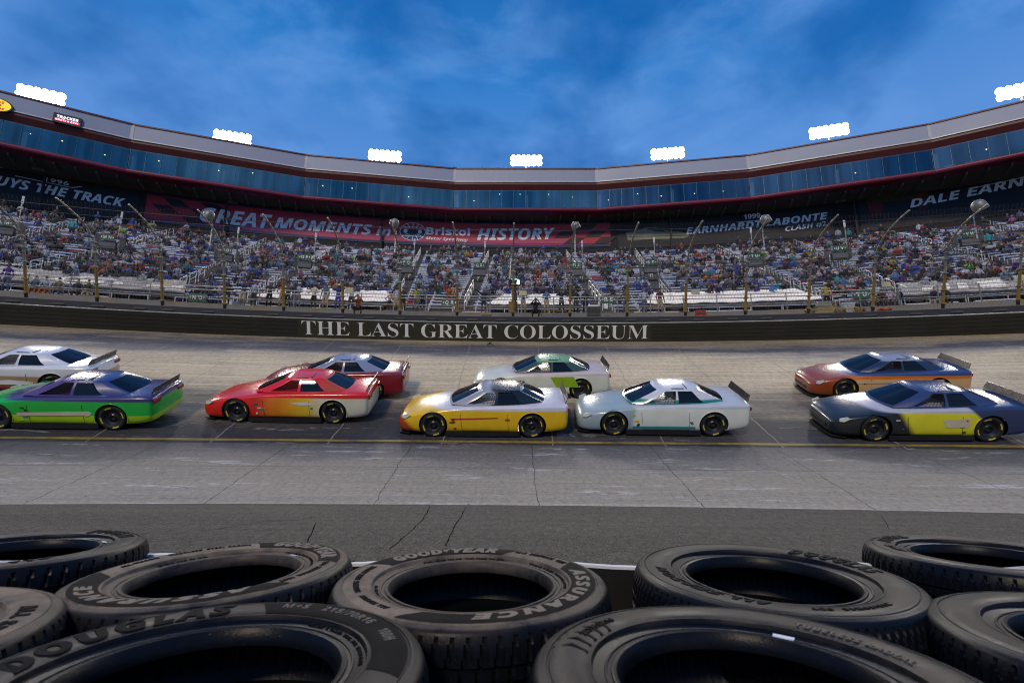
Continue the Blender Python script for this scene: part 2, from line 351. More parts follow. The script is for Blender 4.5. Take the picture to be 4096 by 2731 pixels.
for px in (47, 229, 389, 557, 670, 964, 1090, 1228, 1350, 1475, 1600, 1725, 1888, 2003, 2131, 2268, 2395, 2520, 2655, 2790, 2925, 3060, 3290, 3475, 3660, 3820, 3990):
    if px == 964: px = 830
    y = 1281-0.0000165*(px-2048)**2 if px > 2048 else 1281-0.0000150*(px-2048)**2
    th = th_of(at_r(px, y, 94.9)); e = 0.33/95
    pl = MB(); a = lambda u, v, w: pol(94.80+0.10*v-0.01-0.003*w, th+u*e, 7.44+0.30*v)
    pl.prism([(-1, .30), (.8, .30), (1.0, 0.62), (-0.55, 0.62)], a, 1.0)
    child(pl, 'reflector_plate', platem, wall)

# banner on the wall
bn = empty('wall_banner', tuple(wallp(0, 0.5, 0.0))); tag(bn, 'olive banner with big white serif capitals fixed to the barrier face', 'banner')
b0, b1 = th_of(at_r(1190, 1330, 94.8)), th_of(at_r(2606, 1330, 94.8))
child(sweep([(0.01, 0.02), (HW-0.045, 0.02), (HW-0.045, 0.010), (0.01, 0.010)], b0, b1, 40, wallp), 'banner_cloth', mat('olive_banner_cloth', (0.036, 0.033, 0.016), 0.5, 0, 0.25, 1.2, 0.3, 4), bn)
t0, t1 = th_of(at_r(1203, 1330, 94.7)), th_of(at_r(2594, 1330, 94.7))
lt = MB(); wl = (t1-t0)*94.7
add_text(lt, 'THE LAST GREAT COLOSSEUM', lambda u, v, w: wallp(t0+u/94.7, 0.17+v, 0.022+w), wl, 0.74, t=0.012, base=SERIF, offset=-0.012, spacing=0.97)
child(lt, 'lettering', mat('banner_white_letters', (0.86, 0.83, 0.74), 0.5, 0, 0.05, 2), bn)

# ------------------------------------------------------------------ catch fence: curved posts, cables and chain link
RF, ZF = 95.7, 7.9
FP = [(0, 0), (0.32, 0.9), (0.95, 2.55), (1.30, 2.98), (1.85, 3.30), (2.65, 3.52), (3.5, 3.62), (4.40, 3.66)]     # (inwards, up)
def fpath(s):
    i = min(int(s), len(FP)-2); t = s-i; a, b = FP[i], FP[i+1]; return a[0]+(b[0]-a[0])*t, a[1]+(b[1]-a[1])*t
def fpt(th, s, out=0.0): a, u = fpath(s); return pol(RF-a+out, th, ZF+u)
FPOST = [(-190, 1172), (105, 1193), (389, 1212), (650, 1228), (899, 1244), (1135, 1250), (1371, 1260), (1600, 1265), (1828, 1270), (2052, 1272), (2280, 1272), (2508, 1272), (2741, 1265), (2981, 1262), (3233, 1254), (3490, 1247), (3770, 1234), (4069, 1214), (4390, 1190)]
FTH = [th_of(at_r(x, y, RF)) for x, y in FPOST]
fence = empty('catch_fence', tuple(pol(RF, 0, ZF))); tag(fence, 'tall chain link catch fence on inward curving poles above the barrier', 'fence')
steelf = mat('weathered_fence_steel', (0.30, 0.29, 0.24), 0.5, 0.4, 0.25, 6, stain=(0.16, 0.13, 0.08), stain_amt=0.5)
for th in FTH:
    p = MB()
    seg = [0, 0.3, 1.0, 1.5, 2.0, 2.5, 3.0, 3.5, 4, 4.5, 5, 5.5, 6, 6.5, 6.99]
    p.tube([fpt(th, s) for s in seg], [0.08, 0.08, 0.07, 0.07, 0.068, 0.05, 0.05, 0.045, 0.045, 0.042, 0.042, 0.04, 0.04, 0.04, 0.04], 8, [2, 1, 1, 0, 0, 0, 0, 0, 0, 0, 0, 0, 0, 0])
    for s in (0.35, 1.02, 1.5, 1.9, 2.3, 2.7): p.box(fpt(th, s), (0.23, 0.18, 0.05), 1 if s < 1.1 else 0)
    for s in (3.3, 3.8, 4.3, 4.8, 5.3, 5.8, 6.3): p.box(fpt(th, s, -0.05), (0.07, 0.09, 0.07), 0)
    child(p, 'fence_post', [steelf, YELLOW, BLACKP], fence, smooth=False)
for s, r, mi in ((0.25, .012, 1), (0.62, .012, 1), (1.02, .014, 1), (1.35, .018, 0), (1.65, .018, 0), (2.0, .018, 0), (2.35, .018, 0), (3.1, .016, 0), (3.9, .016, 0), (4.6, .016, 0), (5.3, .016, 0), (6.1, .016, 0)):
    c = MB(); c.tube([fpt(FTH[0]+(FTH[-1]-FTH[0])*i/140, s) for i in range(141)], r, 4); child(c, 'cable', [BLACKP, mat('rusty_cable', (0.25, 0.15, 0.05), 0.6, 0.3, 0.3, 4)][mi], fence)
wm = MB(); span = FTH[-1]-FTH[0]; nw = 330; sv = [0.05+(6.9-0.05)*i/9 for i in range(10)]
V, Fc = [], []
for sgn in (1, -1):
    for k in range(nw+18):
        o = len(V)
        for j, s in enumerate(sv):
            th = FTH[0]+span*(k+sgn*(j*2.0)+(18 if sgn < 0 else -0))/nw
            q = fpt(th, s, 0.03)
            for dr in (-0.004, 0.004):
                V.append((q[0]+dr*cos(th), q[1]-dr*sin(th), q[2]))
        for j in range(len(sv)-1): Fc.append((o+2*j, o+2*j+1, o+2*j+3, o+2*j+2))
wm.add(V, Fc); child(wm, 'chain_link_mesh', mat('chain_link_wire', (0.20, 0.18, 0.13), 0.5, 0.5, 0.2, 4), fence)

# dome speakers on the fence
for px, py, rr_ in ((836, 862, 0.29), (1578, 893, 0.26), (2302, 905, 0.26), (3062, 880, 0.29), (3917, 825, 0.34)):
    c = at_r(px, py, 95.0); th = th_of(c)
    ds = empty('dome_speaker', tuple(c), (radians(0), 0, -th)); nm = {836: 'silver dome speaker beside the G of the red banner', 1578: 'silver dome speaker just before the round track emblem', 2302: 'silver dome speaker past the end of the red banner lettering', 3062: 'silver dome speaker hanging over the slash in the long two-name banner', 3917: 'silver dome speaker below the 2004 banner'}[px]
    tag(ds, nm, 'loudspeaker', 'dome speakers along the catch fence')
    s = rr_; b = MB()
    Mx = np.array(Matrix.Rotation(radians(28 if px < 2048 else -28), 3, 'Y'))
    b.lathe([(0.001, s), (0.3*s, 0.96*s), (0.62*s, 0.80*s), (0.86*s, 0.5*s), (0.95*s, 0.12*s), (0.93*s, -0.5*s), (0.88*s, -0.78*s)], 20, M=Mx)
    b.build('dome', mat('brushed_aluminium', (0.21, 0.21, 0.19), 0.5, 0.5, 0.2, 5), ds, smooth=True)
    b = MB(); b.lathe([(0.88*s, -0.79*s), (0.7*s, -0.70*s), (0.3*s, -0.66*s), (0.001, -0.66*s)], 20, M=Mx); b.build('speaker_grille', BLACKP, ds)
    b = MB(); b.tube([(0, 0.1, -0.2*s), (0.0, 0.55, -0.9*s), (0, 0.55, -1.5)], 0.035, 6); b.build('bracket', STEEL, ds)
    b = MB(); b.lathe([(0.05*s, s), (0.05*s, 1.12*s), (0.001, 1.13*s)], 8, M=Mx); b.build('cap', STEEL, ds)

# pale notice boards on the fence
for k, (px, py) in enumerate(((673, 1135), (1396, 1160), (2092, 1172), (2782, 1168), (3545, 1137))):
    c = at_r(px, py, 95.1); th = th_of(c); b = MB(); b.box((0, 0, 0), (0.42, 0.02, 0.32)); o = b.build('notice_board', mat('faded_yellow_board', (0.42, 0.40, 0.24), 0.6, 0, 0.1, 5)); o.location = c; o.rotation_euler = (radians(-18), 0, -th)
    tag(o, ['blank pale yellow board on the fence above the printed white tarp end', 'blank pale yellow board on the fence over the man in the white tank top', 'blank pale yellow board on the fence beside the green lit caution lamp', 'blank pale yellow board on the fence above the long plain tarp', 'blank pale yellow board on the fence near the T U floor sign'][k], 'sign board', 'pale boards on the catch fence')

# ------------------------------------------------------------------ walkway and railing in front of the stand
ring('front_walkway', [(95.9, 7.9), (98.1, 8.5), (98.2, 8.83), (100.6, 8.86), (100.6, 9.35)], WT0, WT1, 120, mat('walkway_concrete', (0.15, 0.145, 0.13), 0.85, 0, 0.25, 1.5, 0.2, 12, stain=(0.25, 0.17, 0.05), stain_amt=0.5))
ring('walkway_edge_line', [(98.21, 8.836), (98.34, 8.838)], WT0, WT1, 120, YELLOW, lift=0.004)
rail = empty('spectator_railing', tuple(pol(98.3, 0, 8.83))); tag(rail, 'long grey pipe railing in front of the lowest spectators', 'railing')
RT0, RT1 = radians(-34), radians(34)
for z, r in ((9.86, .028), (9.66, .024), (9.25, .015)):
    c = MB(); c.tube([pol(98.3, RT0+(RT1-RT0)*i/100, z) for i in range(101)], r, 6); child(c, 'rail', STEEL, rail)
for k in range(60):
    th = RT0+(RT1-RT0)*(k+0.3)/60; c = MB(); c.tube([pol(98.3, th, 8.8), pol(98.3, th, 9.9)], 0.032, 6); c.box(pol(98.3, th, 8.84), (0.14, 0.14, 0.03)); child(c, 'railing_post', mat('grey_post_steel', (0.22, 0.23, 0.22), 0.5, 0.4, 0.2, 6), rail)

# ------------------------------------------------------------------ grandstand: rectangular blocks and wedge blocks round the turn
FA, FA0, HWB = radians(7.9), radians(0.8), 4.65
R0S, Z0S, DR, DZ, NROW = 100.6, 9.35, 0.85, 0.445, 31
def aisle(k, side, r): return FA0+k*FA+side*asin(HWB/r)
LET = {-4: 'J', -3: 'L', -2: 'N', -1: 'P', 0: 'R', 1: 'T', 2: 'V', 3: 'X', 4: 'Z'}
WED = {-4: 'K', -3: 'M', -2: 'O', -1: 'Q', 0: 'S', 1: 'U', 2: 'W', 3: 'Y'}
SECT = []      # (letter, left(r), right(r))
for k in range(-3, 4): SECT.append((LET[k], (lambda k: lambda r: aisle(k, -1, r))(k), (lambda k: lambda r: aisle(k, 1, r))(k), 'rect'))
for k in range(-4, 4): SECT.append((WED[k], (lambda k: lambda r: aisle(k, 1, r))(k), (lambda k: lambda r: aisle(k+1, -1, r))(k), 'wedge'))
SECT.sort(key=lambda s: s[1](112))
AISW = 0.62
benchw = mat('bench_white_aluminium', (0.44, 0.50, 0.60), 0.4, 0.1, 0.15, 1.2)  # white metal, dimmed and blued with sky-lit shade in the colour
benchr = mat('bench_red_panel', (0.30, 0.02, 0.035), 0.4, 0, 0.15, 1.2)
benchb = mat('bench_blue_panel', (0.015, 0.045, 0.24), 0.4, 0, 0.15, 1.2)
legm = mat('bench_leg', (0.55, 0.56, 0.58), 0.5, 0.2, 0.1, 4)
def rowrz(i): return R0S+DR*i, Z0S+DZ*i
_tp = lambda px, y=1200: degrees(th_of(at_r(px, y, 102.2)))
TARP = [(-1.0, _tp(-420, 1080), _tp(770, 1190)), (1.0, _tp(1030), _tp(1590)), (1, _tp(1950), _tp(2318)), (1, _tp(2560), _tp(3290)), (-1, _tp(3570, 1170), _tp(4330, 1110))]   # degrees where cloth covers rows 0-2
def tarped(thd): return any(a-0.3 < thd < b+0.3 for _, a, b in TARP)
PORT = 11     # row of the aisle signs
sections = {}
for sec, lf, rg, kind in SECT:
    cth = (lf(112)+rg(112))/2
    g = empty('grandstand_section', tuple(pol(R0S, cth, Z0S)))
    tag(g, f'{"straight" if kind == "rect" else "wedge shaped"} grandstand block {sec} of white red and blue bench rows', 'grandstand', 'grandstand blocks round the turn')
    sections[sec] = g
    # terraces
    t = MB(); n = 6
    for i in range(NROW):
        r, z = rowrz(i); e0, e1 = lf(r), rg(r)
        vs = []
        for q in range(n+1):
            th = e0+(e1-e0)*q/n
            vs += [pol(r, th, z-DZ), pol(r, th, z), pol(r+DR, th, z)]
        t.add(vs, [f for q in range(n) for f in ((3*q, 3*q+3, 3*q+4, 3*q+1), (3*q+1, 3*q+4, 3*q+5, 3*q+2))], [0, 0]*n)
    child(t, 'terrace', CONC, g)
    # half steps of the aisle with pale nosings
    for side in (0, 1):
        st = MB()
        for i in range(NROW):
            r, z = rowrz(i); edge, sg = ((lf(r), 1), (rg(r), -1))[side]
            w = AISW/r; a, b = sorted((edge, edge+sg*w))
            P8 = lambda r0, r1, z0, z1: [pol(r0, a, z0), pol(r0, b, z0), pol(r1, b, z0), pol(r1, a, z0), pol(r0, a, z1), pol(r0, b, z1), pol(r1, b, z1), pol(r1, a, z1)]
            FB = [(0, 3, 2, 1), (4, 5, 6, 7), (0, 1, 5, 4), (1, 2, 6, 5), (2, 3, 7, 6), (3, 0, 4, 7)]
            st.add(P8(r+DR*0.5, r+DR-0.002, z+0.002, z+DZ*0.5), FB, 0)
            st.add(P8(r+DR*0.5-0.004, r+DR*0.5+0.05, z+DZ*0.5, z+DZ*0.5+0.012), FB, 1)
            st.add(P8(r-0.004, r+0.05, z+0.001, z+0.012), FB, 1)
        child(st, 'aisle_steps', [CONCD, mat('step_nosing', (0.33, 0.34, 0.35), 0.6, 0, 0.2, 3)], g)
    # benches: seat plank, backrest in coloured panels, posts
    for i in range(NROW):
        r, z = rowrz(i); rb = r+0.42; a, b = lf(rb)+(AISW+0.02)/rb, rg(rb)-(AISW+0.02)/rb
        if b-a < 0.5/rb: continue
        bm = MB(); L_ = (b-a)*rb; ns = max(1, round(L_/0.95)); pz = i == NROW-1
        for q in range(ns):
            u0, u1 = a+(b-a)*q/ns, a+(b-a)*(q+1)/ns
            rnd = random.random(); mi = 0 if rnd < 0.70 else (1 if rnd < 0.82 else 2)
            if 3 < i < 12: mi = mi if random.random() < 0.75 else 0
            gp = 0.02/rb
            C8 = lambda r0, r1, z0, z1: [pol(r0, u0+gp, z0), pol(r0, u1-gp, z0), pol(r1, u1-gp, z0), pol(r1, u0+gp, z0), pol(r0, u0+gp, z1), pol(r0, u1-gp, z1), pol(r1, u1-gp, z1), pol(r1, u0+gp, z1)]
            FB = [(0, 3, 2, 1), (4, 5, 6, 7), (0, 1, 5, 4), (1, 2, 6, 5), (2, 3, 7, 6), (3, 0, 4, 7)]
            bm.add(C8(rb-0.15, rb+0.13, z+0.40, z+0.445), FB, 0)
            bm.add(C8(rb+0.17, rb+0.20, z+0.70, z+0.79), FB, mi)
        npst = max(2, round(L_/1.9)+1)
        for q in range(npst):
            th = a+(b-a)*(0.02+0.96*q/(npst-1)); 
            bm.box(pol(rb+0.225, th, z+0.40), (0.05, 0.05, 0.82), 3); bm.box(pol(rb-0.12, th, z+0.20), (0.045, 0.045, 0.40), 3)
        o = child(bm, 'bench', [benchw, benchr, benchb, legm], g)
# aisle hand rails: bent white pipe frames, a pair of rails on two posts
hr = MB(); Lh = 1.15
hr.tube([(-0.0, 0, 0.0), (0, 0, 0.92), (0, Lh, 0.92+Lh*DZ/DR), (0, Lh, Lh*DZ/DR)], 0.028, 6); hr.tube([(0, 0, 0.5), (0, Lh, 0.5+Lh*DZ/DR)], 0.022, 6)
hrm = hr.build('aisle_handrail', mat('cream_handrail_paint', (0.74, 0.72, 0.66), 0.4, 0.1, 0.1, 5)).data
first = [o for o in COL.objects if o.name == 'aisle_handrail'][0]
ORD = ['lowest', 'second', 'third', 'fourth', 'fifth', 'sixth', 'seventh', 'eighth', 'ninth', 'tenth', 'eleventh', 'twelfth', 'thirteenth', 'fourteenth', 'fifteenth', 'sixteenth', 'seventeenth', 'topmost']
AIS = []
for k in range(-3, 4):
    for sd in (-1, 1):
        nm = (WED.get(k-1, 'K')+LET[k]) if sd < 0 else (LET[k]+WED.get(k, 'Y')); AIS.append((k, sd, nm))
usedf = False
for k, sd, nm in AIS:
    n_ = 0
    for i in range(1, NROW-1, 2):
        if PORT-2 <= i <= PORT+1: continue
        r, z = rowrz(i); th = aisle(k, sd, r); th1 = aisle(k, sd, r+Lh)
        p0 = pol(r+0.05, th, z); p1 = pol(r+0.05+Lh, th1, z); d = p1-p0
        x, y = P(p0)
        if not (-60 < x < 4160): continue
        o = first if not usedf else first.copy()
        if usedf: COL.objects.link(o)
        usedf = True
        o.location = p0; o.rotation_euler = (0, 0, atan2(-d[0], d[1]))
        tag(o, f'{ORD[min(n_, 17)]} white pipe handrail going up the {nm} aisle steps', 'handrail', 'white handrails on the aisle steps'); n_ += 1

# aisle signs (green boards), upper ones on the little landing walls and lower ones at the front rail
green = mat('green_sign_vinyl', (0.012, 0.085, 0.04), 0.5, 0, 0.15, 3)
def aisle_sign(c, th, txt, w, h, label, low):
    s = empty('aisle_sign', tuple(c), (0, 0, -th)); tag(s, label, 'aisle sign', 'green aisle letter signs')
    b = MB(); b.box((0, 0, 0), (w, 0.05, h)); b.build('sign_board', green, s)
    b = MB(); hh = h*0.48; add_text(b, txt, lambda u, v, t: np.array([-w*0.28+u, -0.027-t, -hh/2+v]), w*0.56, hh, t=0.01, base=SANS)
    for sg in (-1, 1): b.prism([(sg*w*0.44, 0), (sg*w*0.36, hh*0.35), (sg*w*0.36, -hh*0.35)], lambda u, v, t: np.array([u, -0.027-t, v]), 0.01)
    b.build('lettering', LETTER, s)
    if not low:
        b = MB(); b.box((0, 0.30, -h/2-0.30), (w+0.1, 0.4, 0.60)); b.build('landing_wall', mat('landing_grey', (0.12, 0.125, 0.13), 0.8, 0, 0.2, 3), s)
        b = MB(); b.tube([(-w/2-0.3, 0.15, -0.9), (-w/2-0.3, 0.15, 0.55), (w/2+0.3, 0.15, 0.55), (w/2+0.3, 0.15, -0.9)], 0.025, 6); b.build('landing_rail', mat('grey_post_steel', (0, 0, 0)), s)
        for sg in (-1, 1):
            b = MB(); b.box((sg*(w/2+0.32), 0.5, -0.30), (0.05, 0.9, 1.0)); b.build('side_panel', mat('grey_mesh_panel', (0.10, 0.105, 0.11), 0.6, 0.3, 0.2, 5), s)
    return s
for px, py, txt in ((19, 890, 'L M'), (430, 949, 'M N'), (902, 1001, 'N O'), (1219, 1028, 'O P'), (1626, 1050, 'P Q'), (1917, 1061, 'Q R'), (2306, 1060, 'R S'), (2603, 1049, 'S T'), (3018, 1023, 'T U'), (3359, 993, 'U V'), (3880, 935, 'V W')):
    r = R0S+DR*PORT+0.3
    d = ray(px, py); c = at_r(px, py, r); k = (c[2]-(Z0S+DZ*PORT)); 
    aisle_sign(c, th_of(c), txt, 0.98, 0.5, f'small green sign {txt} between arrowheads on the aisle landing half way up', False)
for px, py, txt in ((790, 1190, 'N O'), (820-52, 1, ''), (1798, 1210, 'Q R'), (2434, 1198, 'R S'), (3445, 1177, 'T U')):
    if not txt: continue
    c = at_r(px, py, 99.0); aisle_sign(c, th_of(c), txt, 0.95, 0.5, f'large green sign {txt} low behind the front railing', True)
# white numbered aisle posts
for px, py in ((92, 800), (487, 862), (954, 922), (1263, 945), (1658, 968), (1940, 978), (2328, 975), (2616, 962), (3003, 923), (3377, 895)):
    c = at_r(px, py, R0S+DR*23); i = 23; zb = Z0S+DZ*23
    s = empty('aisle_post', (c[0], c[1], zb), (0, 0, -th_of(c))); tag(s, 'thin grey post topped by a white number plate at the top of an aisle', 'marker post', 'white topped posts at the aisle heads')
    b = MB(); b.tube([(0, 0, 0), (0, 0, c[2]-zb-0.3)], 0.04, 6); b.build('post', STEEL, s)
    b = MB(); b.box((0, 0, c[2]-zb), (0.16, 0.10, 0.7)); b.box((0, -0.052, c[2]-zb+0.16), (0.09, 0.01, 0.2), 1); b.box((0, -0.052, c[2]-zb-0.16), (0.09, 0.01, 0.2), 1)
    b.build('number_plate', [WHITEP, mat('grey_plate_field', (0.5, 0.51, 0.52), 0.5, 0, 0.1, 5)], s)

# tarps over the lowest rows
for n_, (kind, a, b) in enumerate(TARP):
    plain = kind > 0
    t = empty('seat_tarp', tuple(pol(101.2, radians((a+b)/2), 10.2)))
    tag(t, ['printed grey and white tarp over the front seats near the MN sign', 'plain cream tarp stretched behind the people standing at the rail', 'short plain cream tarp between the Q R and R S front signs', 'long plain cream tarp sagging between the R S and T U front signs', 'printed grey and white tarp past the T U front sign'][n_], 'tarp', 'tarps over the front seats')
    nu, nv = 48, 8; V = []; ph = random.random()*9
    def tp_(u, v, w=0.0):
        th = radians(a+(b-a)*u); inset = 0.5*(1-v)*(1 if 0.02 < u < 0.98 else 1)
        rr = 100.9+2.75*v; zz = 10.14+1.50*v-0.10*sin(pi*v)-(0.045*abs(sin(u*pi*max(2, round((b-a)/2.2))+ph)))*(1-0.5*v)+0.02*sin(u*61+v*5)
        th = th+(0.5-u)*2*0.010*(v)
        return pol(rr, th, zz+w)
    m1 = MB()
    vs = [tp_(i/nu, j/nv) for i in range(nu+1) for j in range(nv+1)]+[tp_(i/nu, j/nv, -0.03) for i in range(nu+1) for j in range(nv+1)]
    q = (nu+1)*(nv+1); ix = lambda i, j, o=0: o+i*(nv+1)+j
    fs = [(ix(i, j), ix(i, j+1), ix(i+1, j+1), ix(i+1, j)) for i in range(nu) for j in range(nv)]; fs += [tuple(q+w for w in f[::-1]) for f in fs]
    fs += [(ix(i, 0), ix(i+1, 0), ix(i+1, 0, q), ix(i, 0, q)) for i in range(nu)]+[(ix(i+1, nv), ix(i, nv), ix(i, nv, q), ix(i+1, nv, q)) for i in range(nu)]
    m1.add(vs, fs)
    tm_ = mat('cream_tarp_cloth', (0.80, 0.74, 0.66), 0.7, 0, 0.1, 0.8, 0.4, 3, stain=(0.62, 0.54, 0.45), stain_amt=0.5) if plain else mat('grey_tarp_cloth', (0.20, 0.19, 0.175), 0.7, 0, 0.12, 0.8, 0.4, 3)
    child(m1, 'tarp_cloth', tm_, t, smooth=True)
    sk = MB(); V = []
    for i in range(nu+1):
        p = tp_(i/nu, 0.0); q0 = p-np.array([0, 0, 0.03]); q1 = pol(100.95, radians(a+(b-a)*i/nu), 9.72+0.08*sin(i*1.3)); V += [q0, q1]
    sk.add(V, [(2*i, 2*i+2, 2*i+3, 2*i+1) for i in range(nu)]); child(sk, 'front_skirt', mat('navy_skirt_cloth', (0.035, 0.040, 0.055), 0.7, 0, 0.2, 1), t)
    fr = MB()
    npole = max(3, round((b-a)/1.7))
    for i in range(npole+1):
        p = tp_(min(0.999, max(0.001, i/npole)), 0.02); fr.tube([(p[0], p[1], 9.0 if False else 9.35), p], 0.022, 5)
    child(fr, 'support_pole', WHITEP, t)
    if not plain:
        d = MB(); fn = lambda u, v, w: tp_(u, v, 0.035+w)
        if n_ == 0:
            el = [(0.62+0.13*cos(x*pi/14), 0.45+0.36*sin(x*pi/14)) for x in range(28)]; ei = [(0.62+0.095*cos(x*pi/14), 0.45+0.25*sin(x*pi/14)) for x in range(28)]
            V = [fn(u, v, 0) for u, v in el]+[fn(u, v, 0) for u, v in ei]; d.add(V, [(i, (i+1) % 28, 28+(i+1) % 28, 28+i) for i in range(28)])
            for r0 in ([(0.10, .15), (0.34, .15), (0.36, .35), (0.12, .35)], [(0.14, .5), (0.38, .5), (0.40, .68), (0.16, .68)], [(0.83, .2), (0.985, .2), (0.99, .62), (0.85, .62)], [(0.56, .35), (0.67, .35), (0.68, .55), (0.575, .55)]): d.prism(r0, fn, 0.004)
        else:
            for r0 in ([(0.12, .25), (0.20, .25), (0.235, .7), (0.15, .7)], [(0.24, .2), (0.285, .2), (0.34, .8), (0.29, .8)], [(0.33, .25), (0.39, .25), (0.45, .75), (0.385, .75)], [(0.46, .2), (0.60, .2), (0.68, .8), (0.52, .8)], [(0.70, .25), (0.80, .25), (0.86, .6), (0.77, .6)]): d.prism(r0, fn, 0.004)
        child(d, 'printed_mark', mat('tarp_white_print', (0.52, 0.50, 0.47), 0.6, 0, 0.08, 1), t)

# ================================================================== SUITE BUILDING over the stand
ZR, ZP, ZB, ZG, ZT = 37.39, 35.55, 34.40, 31.85, 31.20      # roof, parapet foot, red fascia foot, glass foot, red tube foot
KA, KS = radians(-3.46), radians(8.33)
def kr(th): return 132.4-0.0042*degrees(th)**2
KTH = [KA+KS*k for k in range(-4, 6)]                        # corners of the facets
KXY = [np.array([kr(t)*sin(t), kr(t)*cos(t)+CY]) for t in KTH]
def facet_prof(prof, mi=0, mb=None):
    """sweep a closed (out, z) profile along the facet corners; out is measured outwards from the glass line"""
    mb = mb or MB(); k = len(prof); vs = []
    for i, (t, p) in enumerate(zip(KTH, KXY)):
        n = np.array([sin(t), cos(t)])
        vs += [(p[0]+n[0]*o/cos(KS/2), p[1]+n[1]*o/cos(KS/2), z) for o, z in prof]
    fs = [(i*k+j, (i+1)*k+j, (i+1)*k+(j+1) % k, i*k+(j+1) % k) for i in range(len(KTH)-1) for j in range(k)]
    fs += [tuple(range(k)), tuple(range((len(KTH)-1)*k, len(KTH)*k))[::-1]]
    return mb.add(vs, fs, mi)
def frame(i):                                                # facet frame: origin, along, outward-to-viewer normal, length
    a, b = KXY[i], KXY[i+1]; d = b-a; Ln = np.linalg.norm(d); d = d/Ln
    return a, d, np.array([d[1], -d[0]]), Ln
def fpt2(i, u, z, w): a, d, n, Ln = frame(i); q = a+d*u+n*w; return np.array([q[0], q[1], z])
suite = empty('suite_building', tuple(pol(132, 0, 31))); tag(suite, 'long faceted building of blue glazed suites with grey parapet above the stand', 'building')
parap = mat('parapet_cladding', (0.26, 0.30, 0.39), 0.5, 0.1, 0.08, 0.15, stain=(0.25, 0.29, 0.38), stain_amt=0.3)
redf = mat('dark_red_fascia', (0.085, 0.012, 0.011), 0.45, 0, 0.12, 0.3)
child(facet_prof([(-0.25, ZP), (-0.25, ZR), (0.3, ZR), (0.3, ZP)]), 'parapet', parap, suite)
child(facet_prof([(-0.34, ZR-0.06), (-0.34, ZR+0.12), (3.5, ZR+0.12), (3.5, ZR-0.06)]), 'roof_edge', mat('red_roof_edge', (0.10, 0.012, 0.014), 0.45, 0, 0.1, 0.5), suite)
child(facet_prof([(-0.31, ZP-0.09), (-0.31, ZP+0.02), (0.0, ZP+0.02), (0.0, ZP-0.09)]), 'parapet_drip', mat('pale_drip_trim', (0.55, 0.56, 0.58), 0.4, 0.1, 0.1, 1), suite)
child(facet_prof([(-0.20, ZP-0.10), (-0.20, ZP-0.4), (0.16, ZB+0.05), (0.4, ZB), (0.4, ZP-0.10)]), 'red_fascia', redf, suite)
child(facet_prof([(0.10, ZB-0.10), (0.10, ZB+0.04), (0.45, ZB+0.04), (0.45, ZB-0.10)]), 'window_head', mat('bronze_window_head', (0.05, 0.045, 0.03), 0.5, 0.2, 0.2, 1), suite)
tube = [(0.05-0.38*sin(a), (ZG+ZT)/2+0.34*cos(a)) for a in [x*pi/6 for x in range(0, 7)]]+[(0.9, ZT), (0.9, ZG)]
child(facet_prof(tube), 'red_bullnose', mat('crimson_bullnose', (0.16, 0.010, 0.030), 0.4, 0, 0.1, 0.4), suite)
child(facet_prof([(0.5, ZT+0.02), (0.5, ZT+0.3), (5.5, ZT+0.3), (5.5, ZT+0.02)]), 'soffit', mat('soffit_concrete', (0.09, 0.085, 0.07), 0.85, 0, 0.2, 0.6), suite)
child(facet_prof([(4.5, ZG-0.3), (4.5, ZR), (4.7, ZR), (4.7, ZG-0.3)]), 'back_wall', mat('suite_back_wall', (0.05, 0.055, 0.06), 0.8, 0, 0.3, 0.5), suite)
child(facet_prof([(0.5, ZB-0.05), (0.5, ZB+0.02), (4.5, ZB+0.02), (4.5, ZB-0.05)]), 'suite_ceiling', mat('suite_ceiling', (0.12, 0.12, 0.12), 0.8), suite)
child(facet_prof([(0.95, ZT+0.45), (0.95, ZT+0.5), (4.5, ZT+0.5), (4.5, ZT+0.45)]), 'suite_floor', mat('suite_floor', (0.06, 0.06, 0.07), 0.8), suite)
def glass_mat(name, tint, refl, dark):
    m = bpy.data.materials.new(name); m.use_nodes = True; nt = m.node_tree; L = nt.links; nt.nodes.remove(nt.nodes['Principled BSDF'])
    out = nt.nodes['Material Output']; tr = node(nt, 'BsdfTransparent'); tr.inputs[0].default_value = (*dark, 1)
    gl = node(nt, 'BsdfGlossy', Roughness=0.04); tc = node(nt, 'TexCoord'); mp = node(nt, 'Mapping'); mp.inputs['Scale'].default_value = (0.9, 0.9, 0.05)
    n = node(nt, 'TexNoise', Scale=1.0, Detail=5.0); L.new(tc.outputs['Object'], mp.inputs[0]); L.new(mp.outputs[0], n.inputs['Vector'])
    rp = node(nt, 'ValToRGB'); rp.color_ramp.elements[0].position = 0.3; rp.color_ramp.elements[1].position = 0.75
    rp.color_ramp.elements[0].color = (*[c*0.6 for c in tint], 1); rp.color_ramp.elements[1].color = (*[min(1, c*1.35) for c in tint], 1)
    L.new(n.outputs['Fac'], rp.inputs[0]); L.new(rp.outputs[0], gl.inputs[0])
    mx = node(nt, 'MixShader'); mx.inputs[0].default_value = refl; L.new(tr.outputs[0], mx.inputs[1]); L.new(gl.outputs[0], mx.inputs[2]); L.new(mx.outputs[0], out.inputs[0]); return m
glassb = glass_mat('blue_suite_glass', (0.60, 0.71, 0.62), 0.38, (0.40, 0.55, 0.62)); glassd = glass_mat('dark_suite_glass', (0.58, 0.64, 0.66), 0.28, (0.42, 0.50, 0.58))
mull = mat('window_mullion', (0.035, 0.085, 0.14), 0.4, 0.4, 0.2, 2)
slab = mat('suite_column', (0.36, 0.40, 0.42), 0.6, 0, 0.15, 1)
warm = mat('warm_downlight', (1.0, 0.72, 0.38), 0.5, emit=7.0, ecol=(1.0, 0.70, 0.36))
